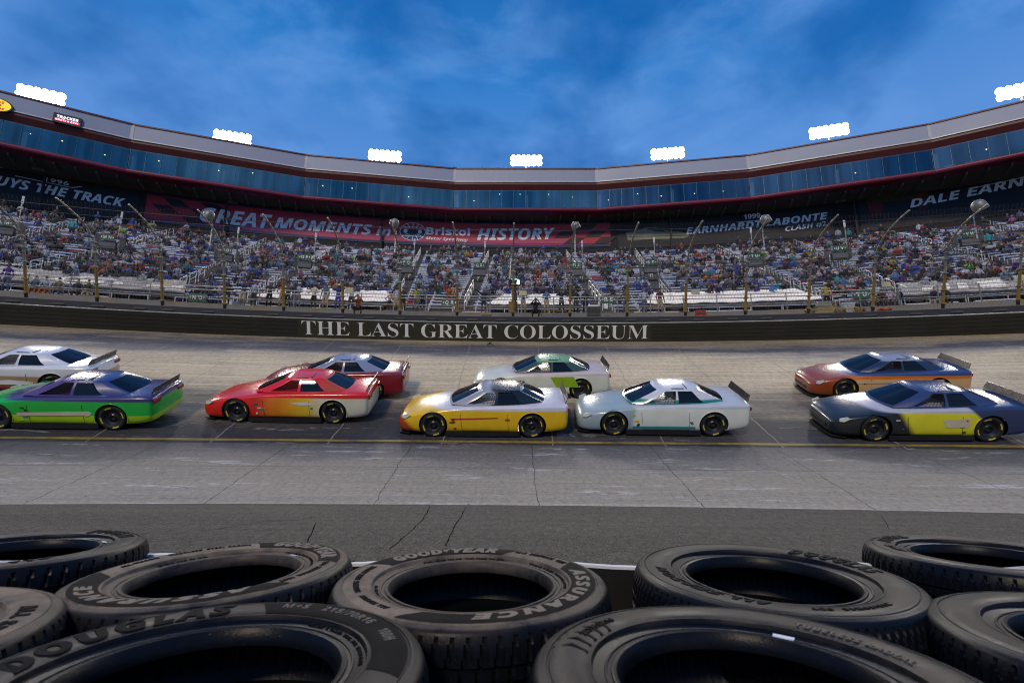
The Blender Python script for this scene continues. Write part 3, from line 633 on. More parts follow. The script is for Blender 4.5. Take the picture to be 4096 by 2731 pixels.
for i in range(len(KTH)-1):
    a, d, n, Ln = frame(i); w = MB()
    w.add([fpt2(i, 0.05, ZG, 0), fpt2(i, Ln-0.05, ZG, 0), fpt2(i, Ln-0.05, ZB, -0.04), fpt2(i, 0.05, ZB, -0.04)], [(0, 1, 2, 3)])
    wo = child(w, 'window', glassd if i in (5, 6, 7, 8) else glassb, suite)
    nm_ = 12
    for k in range(nm_+1):
        u = 0.06+(Ln-0.12)*k/nm_; q = fpt2(i, u, 0, 0.0); M_ = np.array([[d[0], -n[0], 0], [d[1], -n[1], 0], [0, 0, 1]])
        w = MB(); w.box((q[0], q[1], (ZG+ZB)/2), (0.045, 0.07, ZB-ZG), 0, M=M_)
        w.build('mullion', mull, wo)
    for u in (0.15, Ln/2):
        c = MB(); q = fpt2(i, u+0.2, 0, -0.75); c.box((q[0], q[1], (ZG+ZB)/2), (0.42, 0.42, ZB-ZG+0.4), 0, M=M_); child(c, 'suite_column', slab, suite)
    for k in range(2):                                       # drink rails and chair backs inside
        u0 = Ln*(0.06+0.5*k); c = MB()
        q = fpt2(i, u0+Ln*0.18, 0, -0.55); c.box((q[0], q[1], ZG+0.20), (Ln*0.33, 0.06, 0.07), 0, M=M_)
        q = fpt2(i, u0+Ln*0.18, 0, -1.3); c.box((q[0], q[1], ZG+0.38), (Ln*0.30, 0.05, 0.05), 0, M=M_)
        child(c, 'drink_rail', mat('pale_drink_rail', (0.55, 0.62, 0.66), 0.4, 0.2, 0.1, 2), suite)
    for k in range(5):
        if random.random() < 0.25: continue
        u = Ln*(0.1+0.19*k+random.uniform(-.03, .03)); q = fpt2(i, u, 0, -random.choice((1.0, 1.8, 3.0)))
        c = MB(); c.lathe([(0.001, ZB-0.09), (0.07, ZB-0.09), (0.07, ZB-0.052), (0.001, ZB-0.052)], 10, c=(q[0], q[1], 0)); child(c, 'downlight', warm, suite)
    if i in (6, 7, 8):                                       # pale tables and seats of the lit suites
        for k in range(9):
            u = Ln*(.05+.1*k+random.uniform(0, .04)); q = fpt2(i, u, 0, -1.5-random.uniform(0, .4)); c = MB(); hh = random.uniform(.35, .75); c.box((q[0], q[1], ZG+hh/2), (random.uniform(.6, 1.6), .5, hh), 0, M=M_); child(c, 'suite_table', mat('pale_suite_furniture', (.40, .55, .66), .6, 0, .1, 2), suite)
    # bracket beams under the tube, on the soffit
    for k in range(10):
        u = Ln*(k+0.5)/10; c = MB(); q = fpt2(i, u, 0, -1.9); c.box((q[0], q[1], ZT-0.14), (0.16, 2.3, 0.34), 0, M=M_); child(c, 'bracket_beam', mat('bracket_concrete', (0.13, 0.13, 0.115), 0.8, 0, 0.2, 1), suite)
    c = MB(); q = fpt2(i, Ln*0.55, 0, -3.5); c.box((q[0], q[1], ZT-0.1), (1.1, 0.3, 0.3), 0, M=M_); child(c, 'soffit_light', mat('soffit_light_box', (0.16, 0.16, 0.14), 0.6), suite)
# seam strips on the parapet at the corners
for i in range(1, len(KTH)-1):
    t = KTH[i]; p = KXY[i]; s = MB(); M_ = np.array([[cos(t), sin(t), 0], [-sin(t), cos(t), 0], [0, 0, 1]])
    s.box((p[0]-0.235*sin(t), p[1]-0.235*cos(t), (ZR+ZP)/2), (0.34, 0.10, ZR-ZP-0.14), 0, M=M_); child(s, 'parapet_seam', mat('pale_parapet_seam', (0.46, 0.47, 0.48), 0.5), suite)

# wall behind the top of the stand, and its banners
RBW = 134.8
bw = empty('concourse_wall', tuple(pol(RBW, 0, 28))); tag(bw, 'dark wall behind the top row of the stand under the suites', 'wall')
child(sweep([(RBW+0.06, 22.5), (RBW+0.06, ZT+0.05), (RBW+0.4, ZT+0.05), (RBW+0.4, 22.5)], radians(-36), radians(36), 90, cw), 'wall_face', mat('concourse_dark_wall', (0.014, 0.015, 0.018), 0.8, 0, 0.3, 0.4), bw)
ring('concourse_floor', [(126.9, 23.15), (134.9, 23.15)], radians(-36), radians(36), 90, CONCD)
for px_ in (150, 902, 1530, 2680, 3420):
    th = th_of(at_r(px_, 860, 134.3)); c = MB(); c.box(pol(134.3, th, 27.6), (0.20, 0.3, 7.0), 0, M=np.array([[cos(th), sin(th), 0], [-sin(th), cos(th), 0], [0, 0, 1]])); child(c, 'column', mat('concourse_column', (0.035, 0.035, 0.04), 0.8), bw)
def bpos(px, py): p = at_r(px, py, RBW); return th_of(p), p[2]
def banner(name, label, px0, px1, z0, z1, m, cat='banner', group=None):
    a, b = bpos(px0, 870)[0], bpos(px1, 870)[0]; e = empty(name, tuple(pol(RBW, (a+b)/2, z0))); tag(e, label, cat, group)
    child(sweep([(RBW, z0), (RBW, z1), (RBW+0.03, z1), (RBW+0.03, z0)], a, b, 40, cw), 'banner_cloth', m, e); return e, a, b
def wtext(mb, body, p0, p1, ytop, w=0.0, mi=0, **k):
    """text on the wall between two surveyed base line points"""
    (a, z0), (b, z1) = bpos(*p0), bpos(*p1); h = bpos(p0[0], ytop)[1]-z0
    Lw = (b-a)*RBW
    add_text(mb, body, lambda u, v, t: pol(RBW-0.02-w-t, a+u/RBW, z0+(z1-z0)*u/Lw+v), Lw, h, mi, t=0.03, **k)
ZB0, ZB1 = 27.35, 31.0
redb = mat('red_banner_cloth', (0.50, 0.028, 0.052), 0.6, 0, 0.18, 0.25); blkb = mat('black_banner_cloth', (0.012, 0.013, 0.018), 0.6, 0, 0.2, 0.25)
rb_, ra, rb2 = banner('concourse_banner', 'long dark red banner with white slanted capitals and a round track emblem', 575, 2440, ZB0, ZB1, redb)
def strip(mb, a, b, z0, z1, w, n=30, mi=0): sweep([(RBW-w, z0), (RBW-w, z1), (RBW-w+0.01, z1), (RBW-w+0.01, z0)], a, b, n, cw, mi, mb)
s = MB(); strip(s, ra, rb2, ZB0+0.01, ZB0+0.36, 0.015); strip(s, ra, rb2, ZB1-0.22, ZB1-0.01, 0.015)
child(s, 'blue_border', mat('blue_banner_border', (0.010, 0.035, 0.12), 0.6, 0, 0.15, 0.3), rb_)
s = MB(); strip(s, bpos(900, 900)[0], bpos(2330, 900)[0], ZB0+0.37, ZB0+1.25, 0.012); child(s, 'pink_band', mat('pink_banner_band', (0.50, 0.06, 0.15), 0.6, 0, 0.15, 0.3), rb_)
# chequered ends, leaning squares
cq = MB(); cq2 = MB()
for px0, sg in ((600, 1), (2240, -1)):
    th0 = bpos(px0, 880)[0]
    for r in range(3):
        for c in range(4):
            if (r+c) % 2 == 0: continue
            u0 = (c*2.1+(2-r)*1.1*0.9 if sg > 0 else c*2.1-(2-r)*0.9); zz = ZB0+0.4+r*0.98
            tgt = MB(); tgt.prism([(u0, zz), (u0+2.0, zz), (u0+2.0-1.1*sg, zz+0.96), (u0-1.1*sg, zz+0.96)], lambda u, v, w: pol(RBW-0.018-w*0.01, th0+u/RBW, v), 1.0)
            child(tgt, 'chequer_square', mat('chequer_dark', (0.035, 0.006, 0.014), 0.6) if r < 2 else mat('chequer_black', (0.016, 0.012, 0.018), 0.6), rb_)
wl_ = mat('banner_pale_letters', (0.93, 0.95, 0.97), 0.55, 0, 0.08, 0.5)
s = MB()
wtext(s, 'GREAT', (797, 883), (1085, 915), 826, base=SANSI, offset=0.012)
wtext(s, 'MOMENTS', (1098, 910), (1488, 940), 868, base=SANSI, offset=0.012)
wtext(s, 'in', (1503, 942), (1563, 943), 906, base=SANSI, offset=0.005)
wtext(s, 'HISTORY', (1908, 960), (2220, 956), 915, base=SANSI, offset=0.012)
child(s, 'lettering', wl_, rb_)
s = MB(); wtext(s, 'Bristol', (1704, 938), (1880, 943), 908, base=SANS, offset=0.012); wtext(s, 'Motor Speedway', (1704, 958), (1872, 966), 946, base=SANSI); child(s, 'small_lettering', wl_, rb_)
# round track emblem: globe grid above and below a dark bar
ec, ez = bpos(1651, 927); RE = (bpos(1703, 927)[0]-ec)*RBW; RZ = (bpos(1651, 891)[1]-ez)
em = lambda u, v, w: pol(RBW-0.03-w, ec+u*RE/RBW, ez+v*RZ)
s = MB(); s.prism([(cos(x*pi/20), sin(x*pi/20)) for x in range(40)], em, 0.01); child(s, 'emblem_rim', wl_, rb_)
s = MB(); s.prism([(.95*cos(x*pi/20), .95*sin(x*pi/20)) for x in range(21)], lambda u, v, w: em(u, v, 0.012+w), 0.008); child(s, 'emblem_upper', redb, rb_)
s = MB(); s.prism([(.95*cos(x*pi/20), .95*sin(x*pi/20)) for x in range(20, 41)], lambda u, v, w: em(u, v, 0.012+w), 0.008); child(s, 'emblem_lower', mat('emblem_blue', (0.012, 0.05, 0.17), 0.6), rb_)
s = MB()
def bar(p, q, t, w=0.022):
    p, q = np.array(p), np.array(q); d = q-p; n = np.array([-d[1], d[0]])/np.linalg.norm(d)*t; s.prism([tuple(p-n), tuple(q-n), tuple(q+n), tuple(p+n)], lambda u, v, w_: em(u, v, w+w_), 0.006)
for x0, x1 in ((0, 0), (.28, .42), (-.28, -.42), (.5, .8), (-.5, -.8)):
    bar((x0*.6, .22), (x1, .93*sqrt(max(.05, 1-x1*x1))), .025); bar((x0*.6, -.22), (x1, -.93*sqrt(max(.05, 1-x1*x1))), .025)
for v in (.5, -.5): bar((-.8, v), (.8, v), .022)
child(s, 'emblem_line', wl_, rb_)
s = MB(); s.prism([(-.96, .12), (-.5, .22), (.5, .22), (.96, .12), (.9, -.18), (-.9, -.18)], lambda u, v, w: em(u, v, 0.03+w), 0.006); child(s, 'emblem_bar', BLACKP, rb_)
s = MB()
for uu in (-.55, .55): s.prism([(uu+.15*cos(x*pi/8), .02+.22*sin(x*pi/8)) for x in range(16)], lambda u, v, w: em(u, v, 0.038+w), 0.006)
child(s, 'emblem_wheel', wl_, rb_)

def night_banner(label, px0, px1, items, line):
    e, a, b = banner('concourse_banner', label, px0, px1, ZB0-0.3, ZB1, blkb); s = MB()
    for it in items: wtext(s, it[0], it[1], it[2], it[3], base=it[4] if len(it) > 4 else SANSI, offset=0.008)
    if line:
        (t0_, z0), (t1_, z1) = bpos(*line[0]), bpos(*line[1]); n_ = 12
        s.prism([((t0_-t1_)*RBW, z0), (0, z1), (0.9, z1+0.35), (0.7, z1+0.35), (-0.1, z1+0.07), ((t0_-t1_)*RBW, z0+0.07)], lambda u, v, w: pol(RBW-0.02-w, t1_+u/RBW, v), 0.01)
    child(s, 'lettering', wl_, e); return e, a, b
e1, a1, b1_ = night_banner('black banner with the year 1996 over slanted white capitals', -300, 545, [('1996', (183, 726), (275, 743), 710), ('BUYS THE TRACK', (-70, 728), (497, 829), 690)], ((60, 705), (290, 753)))
e2, a2, b2_ = night_banner('black banner with the year 1999 and a pale race car picture', 2470, 3330, [('1999', (2975, 878), (3042, 870), 860, SANS), ('EARNHARDT/LABONTE', (2745, 938), (3313, 876), 912), ('CLASH #2', (3141, 926), (3306, 902), 908)], ((2950, 891), (3045, 881)))
e3, a3, b3_ = night_banner('black banner with the year 2004 over white capitals that run out of sight', 3440, 4420, [('2004', (3968, 722), (4083, 702), 701), ('DALE EARNHARDT JR', (3640, 832), (4560, 640), 800)], ((3890, 755), (4090, 712)))
# printed pictures: race car on the 1999 banner, colour blocks on the 2004 banner
pc, pz = bpos(2620, 960)
pf = lambda w0: (lambda u, v, w: pol(RBW-0.02-w0-w, pc+u/RBW, pz+v))
s = MB(); s.prism([(-3.6, 0.1), (3.9, 0.05), (4.5, .25), (4.4, .65), (3.2, 1.0), (1.9, 1.15), (0.9, 1.75), (-1.2, 1.85), (-2.4, 1.35), (-3.8, 1.2)], pf(0), .01); child(s, 'printed_car_body', mat('print_pale_yellow', (0.24, 0.24, 0.16), 0.6, 0, 0.25, 0.8), e2)
s = MB(); s.prism([(-1.0, 1.2), (1.5, 1.1), (0.75, 1.65), (-0.9, 1.72)], pf(.012), .01); s.prism([(1.5+.55*cos(x*pi/9), .25+.55*sin(x*pi/9)) for x in range(18)], pf(.012), .01); s.prism([(-2.6+.5*cos(x*pi/9), .25+.5*sin(x*pi/9)) for x in range(18)], pf(.012), .01); child(s, 'printed_car_dark', BLACKP, e2)
s = MB(); s.prism([(-3.3, .55), (-1.5, .5), (0.2, .95), (-1.5, .85), (-3.4, 1.0)], pf(.013), .01); s.prism([(-0.4, .3), (0.9, .5), (0.5, .75), (-0.6, .55)], pf(.013), .01); child(s, 'printed_car_stripe', mat('print_magenta', (0.20, 0.03, 0.12), 0.6), e2)
s = MB(); s.prism([(1.2+1.9*cos(x*pi/9)*.8, 2.0+.75*sin(x*pi/9)) for x in range(18)], pf(.004), .008); child(s, 'printed_dark_figure', mat('print_dark_grey', (0.03, 0.035, 0.03), 0.6), e2)
pc3, pz3 = bpos(3540, 850); pf3 = lambda w0: (lambda u, v, w: pol(RBW-0.02-w0-w, pc3+u/RBW, pz3+v))
s = MB(); s.prism([(-1.8, 1.3), (4.5, 1.3), (4.5, 2.6), (-1.8, 2.6)], pf3(0), .01); child(s, 'printed_block', mat('print_dark_olive', (0.05, 0.045, 0.02), 0.6), e3)
s = MB(); s.prism([(1.2, 1.3), (3.0, 1.3), (3.0, 2.5), (1.2, 2.5)], pf3(.012), .01); child(s, 'printed_yellow_block', mat('print_yellow', (0.16, 0.13, 0.015), 0.6), e3)
s = MB(); s.prism([(-1.6, -.4), (-.4, -.4), (-.1, 1.2), (-1.0, 1.9), (-1.7, 1.2)], pf3(.014), .01); s.prism([(3.4, -.2), (4.4, -.2), (4.2, 2.0), (3.5, 2.2)], pf3(.014), .01); child(s, 'printed_red_block', mat('print_red', (0.12, 0.012, 0.014), 0.6), e3)

# signs on the parapet
def facet_at(px, py):
    d = ray(px, py)
    for i in range(len(KTH)-1):
        a, dd, n, Ln = frame(i); o = a+n*0.26
        t = (o@n)/(d[0]*n[0]+d[1]*n[1]); q = EYE+d*t; u = (q[:2]-a)@dd
        if 0 <= u <= Ln: return i, u, q[2]
    return 0, 0, ZR-1
i, u, z = facet_at(271, 484); i0, u0, z0 = facet_at(213, 470); i1, u1, z1 = facet_at(326, 498); w_ = u1-u0; h_ = 1.12
sg_ = empty('parapet_sign', tuple(fpt2(i, u, z, 0.26))); tag(sg_, 'black box sign with white letters over a lit red strip on the parapet', 'sign')
a, d, n, Ln = frame(i); M_ = np.array([[d[0], -n[0], 0], [d[1], -n[1], 0], [0, 0, 1]])
s = MB(); q = fpt2(i, u, z, 0.36); s.box(q, (w_, 0.2, h_), 0, M=M_); child(s, 'sign_box', BLACKP, sg_)
lit = mat('lit_white_letters', (0.9, 0.9, 1.0), 0.5, emit=1.0, ecol=(0.86, 0.88, 1.0)); litr = mat('lit_red_strip', (0.7, 0.02, 0.05), 0.5, emit=0.55, ecol=(0.9, 0.02, 0.07))
s = MB(); add_text(s, 'TRACKER', lambda uu, v, t: fpt2(i, u-w_*0.38+uu, z+0.02+v, 0.465+t), w_*0.78, 0.33, base=SANS, offset=0.02)
add_text(s, 'BOATS & ATVs', lambda uu, v, t: fpt2(i, u-w_*0.40+uu, z-0.29+v, 0.48+t), w_*0.80, 0.19, base=SANS, offset=0.01); child(s, 'lettering', lit, sg_)
s = MB(); s.prism([(-w_*.44, -.35), (w_*.46, -.35), (w_*.46, -.06), (-w_*.44, -.06)], lambda uu, v, t: fpt2(i, u+uu, z+v, 0.463+t), 0.012); child(s, 'red_strip', litr, sg_)
i2, u2, z2 = facet_at(2, 424); u2 = max(u2, 0)
io, uo, zo = facet_at(2, 424); i_e, u_e, z_e = facet_at(48, 430)
rx = max(0.8, (u_e-uo)); 
ov = empty('parapet_oval_sign', tuple(fpt2(io, uo, zo, 0.26))); tag(ov, 'lit yellow oval sign with red lettering and black rim at the end of the parapet', 'sign')
oc = uo-0.42
oe = lambda k, w0: [((rx+0.42)*k*cos(x*pi/18), 0.70*k*sin(x*pi/18)) for x in range(36)]
ofn = lambda w0: (lambda uu, v, t: fpt2(io, oc+uu, zo-0.02+v, w0+t))
s = MB(); s.prism(oe(1.13, 0), ofn(0.262), 0.16); child(s, 'sign_rim', BLACKP, ov)
s = MB(); s.prism(oe(1.0, 0), ofn(0.425), 0.02); child(s, 'sign_face', mat('lit_yellow_face', (0.9, 0.6, 0.03), 0.5, emit=0.85, ecol=(0.95, 0.62, 0.03)), ov)
s = MB(); 
for tx, vv, ww, hh in (('Bass', .20, 1.2, .34), ('Pro', -.14, .8, .30), ('Shops', -.50, 1.35, .30)): add_text(s, tx, lambda uu, v, t: fpt2(io, oc-ww/2+uu+0.15, zo-0.02+vv+v, 0.45+t), ww, hh, base=SANSI, offset=0.01)
child(s, 'lettering', mat('lit_red_letters', (0.6, 0.06, 0.01), 0.5, emit=0.3, ecol=(0.7, 0.06, 0.01)), ov)

# roof furniture
ss = empty('roof_scaffold', tuple(pol(133.3, 0, ZR+0.1))); c = [at_r(x, 668, 132.9) for x in (1928, 1975, 2021)]
tag(ss, 'small dark pipe scaffold with a box standing on the roof edge', 'scaffold')
s = MB(); zt = ZR+0.1
for q, hh in zip(c, (0.95, 0.55, 0.95)): s.tube([(q[0], q[1], zt), (q[0], q[1], zt+hh)], 0.05, 6)
for hz in (0.2, 0.62): s.tube([(c[0][0]-.2, c[0][1], zt+hz), (c[2][0]+.2, c[2][1], zt+hz)], 0.04, 6)
child(s, 'pipe_frame', BLACKP, ss); s = MB(); s.box((c[0][0]*.3+c[2][0]*.7, c[0][1], zt+0.32), (0.5, 0.35, 0.62), 0, taper=0.85); child(s, 'equipment_box', mat('grey_equipment', (0.15, 0.14, 0.13), 0.6, 0, 0.2, 4), ss)
rv = MB(); q = at_r(1820, 672, 132.7); rv.lathe([(0.08, ZR+0.1), (0.08, ZR+0.3), (0.36, ZR+0.34), (0.30, ZR+0.46), (0.001, ZR+0.5)], 14, c=(q[0], q[1], 0)); tag(rv.build('roof_vent', BLACKP), 'small dark mushroom vent on the parapet edge', 'roof vent')

# floodlight banks: two rows of lamps on a cross frame above the roof
lampm = mat('lit_floodlight_face', (1, 1, 1), 0.5, emit=24.0, ecol=(1.0, 0.95, 0.86))
hous = mat('floodlight_housing', (0.25, 0.25, 0.25), 0.5, 0.5, 0.1, 4)
FL = [(165, 383, 'floodlight bank above the lit box sign, seen nearly edge on'), (930, 553, 'floodlight bank above the chequered start of the red banner'), (1540, 625, 'floodlight bank over the middle of the red banner lettering'), (2105, 644, 'floodlight bank just past the roof scaffold'), (2670, 616, 'floodlight bank above the race car picture banner'), (3315, 527, 'floodlight bank above the slash in the long black banner'), (4085, 362, 'floodlight bank above the 2004 banner at the roof end')]
for px, py, lb in FL:
    c = at_r(px, py, 132.2); th = th_of(c); c = at_r(px, py, kr(th)+1.3)
    e = empty('floodlight_bank', tuple(c), (0, 0, -th)); tag(e, lb, 'floodlights', 'floodlight banks along the roof')
    zb = ZR-c[2]
    b = MB()
    b.tube([(0, 0.25, zb), (0, 0.25, 0.9)], 0.14, 8); b.build('mast', mat('floodlight_mast', (0.4, 0.39, 0.36), 0.5, 0.4, 0.1, 3), e)
    b = MB()
    for zz in (0.40, -0.36): b.box((0, 0.2, zz), (4.2, 0.1, 0.1))
    b.build('cross_frame', hous, e)
    Mt = np.array(Matrix.Rotation(radians(90+32), 3, 'X'))
    for row, zz, nl in ((0, 0.40, 6), (1, -0.36, 6)):
        for k in range(nl):
            x = 0.72*(k-(nl-1)/2); b = MB(); b.lathe([(0.001, -0.34), (0.16, -0.30), (0.42, 0.0), (0.42, 0.03)], 14, M=Mt, c=(x, -0.05, zz)); lo = b.build('lamp', hous, e)
            b = MB(); b.lathe([(0.415, 0.01), (0.28, 0.07), (0.001, 0.09)], 14, M=Mt, c=(x, -0.05, zz)); b.build('lamp_face', lampm, lo)
    sp = bpy.data.lights.new('floodlight_beam', 'SPOT'); sp.energy = 24000; sp.spot_size = radians(95); sp.spot_blend = 0.6; sp.shadow_soft_size = 2.6; sp.color = (1.0, 0.90, 0.76)
    so_ = bpy.data.objects.new('floodlight_beam', sp); COL.objects.link(so_); so_.parent = e; so_.location = (0, -0.6, 0)
    aim = Vector((0, -0.9, -0.62)); so_.rotation_euler = (-aim).to_track_quat('Z', 'Y').to_euler()

# ================================================================== TYRES of the barrier in front of the camera
def rubber_mat(name, dusty, seed, tan=(0.26, 0.208, 0.15), inner=1.0):
    m = bpy.data.materials.new(name); m.use_nodes = True; nt = m.node_tree; L = nt.links; b = nt.nodes['Principled BSDF']
    b.inputs['Specular IOR Level'].default_value = 0.14
    tc = node(nt, 'TexCoord'); mp = node(nt, 'Mapping'); mp.inputs['Location'].default_value = (seed, seed*0.3, 0); L.new(tc.outputs['Object'], mp.inputs[0])
    sx = node(nt, 'SeparateXYZ'); L.new(tc.outputs['Object'], sx.inputs[0])
    cx = node(nt, 'CombineXYZ'); L.new(sx.outputs['X'], cx.inputs[0]); L.new(sx.outputs['Y'], cx.inputs[1])
    ln = node(nt, 'VectorMath', operation='LENGTH'); L.new(cx.outputs[0], ln.inputs[0])
    band = node(nt, 'ValToRGB'); els = band.color_ramp.elements
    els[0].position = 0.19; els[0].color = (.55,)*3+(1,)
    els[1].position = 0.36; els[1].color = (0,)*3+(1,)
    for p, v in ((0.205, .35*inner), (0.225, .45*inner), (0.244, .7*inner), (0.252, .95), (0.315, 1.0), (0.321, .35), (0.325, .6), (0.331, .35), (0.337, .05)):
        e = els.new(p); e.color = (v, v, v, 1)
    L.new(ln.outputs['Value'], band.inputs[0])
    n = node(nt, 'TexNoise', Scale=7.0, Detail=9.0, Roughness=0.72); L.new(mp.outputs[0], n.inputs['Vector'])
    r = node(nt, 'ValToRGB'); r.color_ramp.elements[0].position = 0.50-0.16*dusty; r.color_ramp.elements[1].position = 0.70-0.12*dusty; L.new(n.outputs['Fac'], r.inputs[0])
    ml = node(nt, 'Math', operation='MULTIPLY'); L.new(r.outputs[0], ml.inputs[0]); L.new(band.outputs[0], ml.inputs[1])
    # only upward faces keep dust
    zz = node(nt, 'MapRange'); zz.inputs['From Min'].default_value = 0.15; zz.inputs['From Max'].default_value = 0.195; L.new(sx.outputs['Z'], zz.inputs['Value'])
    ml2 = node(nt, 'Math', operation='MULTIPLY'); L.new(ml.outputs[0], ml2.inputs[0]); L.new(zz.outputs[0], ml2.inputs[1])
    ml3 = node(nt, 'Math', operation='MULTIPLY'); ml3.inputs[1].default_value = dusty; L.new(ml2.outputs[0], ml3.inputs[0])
    fine = node(nt, 'TexNoise', Scale=160.0, Detail=2.0); L.new(mp.outputs[0], fine.inputs['Vector'])
    mx = node(nt, 'MixRGB'); L.new(ml3.outputs[0], mx.inputs[0]); mx.inputs[1].default_value = (0.0040, 0.0052, 0.0085, 1); mx.inputs[2].default_value = (*tan, 1)  # black rubber with the sky's blue sheen put into its base colour
    # ochre stains near the bead
    n3 = node(nt, 'TexNoise', Scale=3.5, Detail=5.0); L.new(mp.outputs[0], n3.inputs['Vector'])
    r3 = node(nt, 'ValToRGB'); r3.color_ramp.elements[0].position = 0.6; r3.color_ramp.elements[1].position = 0.78; L.new(n3.outputs['Fac'], r3.inputs[0])
    m4 = node(nt, 'Math', operation='MULTIPLY'); L.new(r3.outputs[0], m4.inputs[0]); L.new(ml3.outputs[0], m4.inputs[1])
    mx2 = node(nt, 'MixRGB'); L.new(m4.outputs[0], mx2.inputs[0]); L.new(mx.outputs[0], mx2.inputs[1]); mx2.inputs[2].default_value = (0.17, 0.10, 0.045, 1)
    # pale specks of grit
    gt = node(nt, 'Math', operation='GREATER_THAN'); gt.inputs[1].default_value = 0.76; L.new(fine.outputs['Fac'], gt.inputs[0])
    mx3 = node(nt, 'MixRGB'); g2 = node(nt, 'Math', operation='MULTIPLY'); L.new(gt.outputs[0], g2.inputs[0]); g2.inputs[1].default_value = 0.5; L.new(g2.outputs[0], mx3.inputs[0]); L.new(mx2.outputs[0], mx3.inputs[1]); mx3.inputs[2].default_value = (0.2, 0.18, 0.15, 1)
    L.new(mx3.outputs[0], b.inputs['Base Color'])
    rr = node(nt, 'MapRange'); rr.inputs['To Min'].default_value = 0.36; rr.inputs['To Max'].default_value = 0.85; L.new(ml3.outputs[0], rr.inputs['Value']); L.new(rr.outputs[0], b.inputs['Roughness'])
    bp = node(nt, 'Bump', Strength=0.25, Distance=0.002); L.new(fine.outputs['Fac'], bp.inputs['Height']); L.new(bp.outputs[0], b.inputs['Normal'])
    return m
TW = 0.205                                    # tyre width = height of one lying tyre; origin at the middle of its underside
UP = [(.199, .168), (.2035, .1815), (.208, .1885), (.2135, .1905), (.2160, .1900), (.2172, .1865), (.2225, .1865), (.2235, .1888), (.2262, .1888), (.2275, .1872), (.238, .1895), (.2452, .1912), (.2468, .1975), (.2478, .1998), (.2498, .1998), (.2508, .1985), (.254, .1995), (.262, .2025), (.278, .2035), (.295, .2045), (.308, .2035), (.3135, .2020), (.3150, .2000), (.3170, .1998), (.3185, .2020), (.3215, .2018), (.3245, .2000), (.330, .1988), (.3355, .1962), (.3385, .1925), (.3405, .1885)]
def zs(r): return float(np.interp(r, [p[0] for p in UP], [p[1] for p in UP]))
def tyre_mesh(name, N, style, m, na=7):
    """lathed casing whose shoulder and tread are cut into blocks"""
    tread = [(.3425, .1835), (.3450, .1770), (.3475, .1680), (.3495, .153), (.3510, .1385), (.3512, .1370), (.3440, .1360), (.3440, .1310), (.3518, .1300), (.3524, .118), (.3526, .1105), (.3440, .1095)]
    half = UP+tread
    inner = [(.338, .1025), (.336, .135), (.325, .158), (.300, .168), (.262, .168), (.225, .160), (.206, .157), (.199, .160)]
    low = [(r, TW-z) for r, z in half[::-1]]
    inlow = [(r, TW-z) for r, z in inner[1:][::-1]]
    prof = half+low+inlow+inner
    k = len(prof); n = N*na; iu = len(UP); V = np.zeros((n, k, 3))
    sh = [(0.35 if style != 1 else 0.6)*(TW/2-abs(z-TW/2)) for r, z in prof]
    for j in range(n):
        for i, (r, z) in enumerate(prof):
            top = i < iu+len(tread); idx = i if top else None
            rr = r; ph = j/na
            if r > .3365 and z > 0.02 and z < TW-0.02:
                zz = z if z > TW/2 else TW-z
                sk = {0: 0.9, 1: 2.2, 2: 1.4}[style]*(0.176-zz)/0.06
                f = (ph+sk*0.35) % 1.0
                depth = {0: .0075, 1: .0050, 2: .0065}[style]*min(1, max(.5, (r-.337)/.006))
                if f < 1.0/na*1.05: rr -= depth
                elif style == 0 and abs(f-0.55) < 0.09 and 0.14 < zz < 0.168: rr -= depth*0.45
                elif style == 2 and abs(f-0.5) < 0.1 and zz < 0.165: rr -= depth*0.6
            a = 2*pi*j/n; V[j, i] = (rr*cos(a), rr*sin(a), z)
    vs = V.reshape(-1, 3); j, i = np.meshgrid(np.arange(n), np.arange(k), indexing='ij'); a = j*k+i; b = ((j+1) % n)*k+i; c = ((j+1) % n)*k+(i+1) % k; d = j*k+(i+1) % k
    fs = np.stack([a, b, c, d], -1).reshape(-1, 4)
    me = bpy.data.meshes.new(name); me.from_pydata(vs.tolist(), [], fs.tolist()); me.materials.append(m)
    sm_ = np.ones(len(fs), bool); me.polygons.foreach_set('use_smooth', sm_); me.update()
    me.set_sharp_from_angle(angle=radians(28)); return me
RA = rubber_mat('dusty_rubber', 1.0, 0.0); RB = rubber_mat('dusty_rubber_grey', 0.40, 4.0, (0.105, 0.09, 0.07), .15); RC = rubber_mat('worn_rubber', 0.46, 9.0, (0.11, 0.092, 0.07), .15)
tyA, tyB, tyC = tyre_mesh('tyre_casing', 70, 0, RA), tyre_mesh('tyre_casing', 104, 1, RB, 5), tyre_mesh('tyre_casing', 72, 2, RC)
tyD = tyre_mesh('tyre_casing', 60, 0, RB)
ldark = mat('clean_black_rubber', (0.004, 0.0043, 0.006), 0.6, 0, 0.2, 12, spec=0.04)
ltan = mat('dusty_raised_letters', (0.185, 0.15, 0.11), 0.75, 0, 0.25, 18, 0.2, 60)
lgrey = mat('worn_raised_letters', (0.115, 0.10, 0.082), 0.7, 0, 0.25, 18)
lblk = mat('black_raised_letters', (0.006, 0.006, 0.007), 0.7, 0, 0.3, 18, spec=0.08)
tagm = mat('paper_barcode_tag', (0.72, 0.74, 0.82), 0.5, 0, 0.1, 30)
def arc_pt(r, deg, w): a = radians(deg); return np.array([r*sin(a), r*cos(a), zs(r)+w])   # degrees clockwise from straight ahead
def arc_text(mb, body, d0, d1, r0, r1, w=0.0012, **k):
    rm = (r0+r1)/2; Ln = radians(d1-d0)*rm
    add_text(mb, body, lambda u, v, t: arc_pt(r0+v, d0+degrees(u/rm), w-0.0008+t), Ln, r1-r0, t=0.0017, res=2, **k)
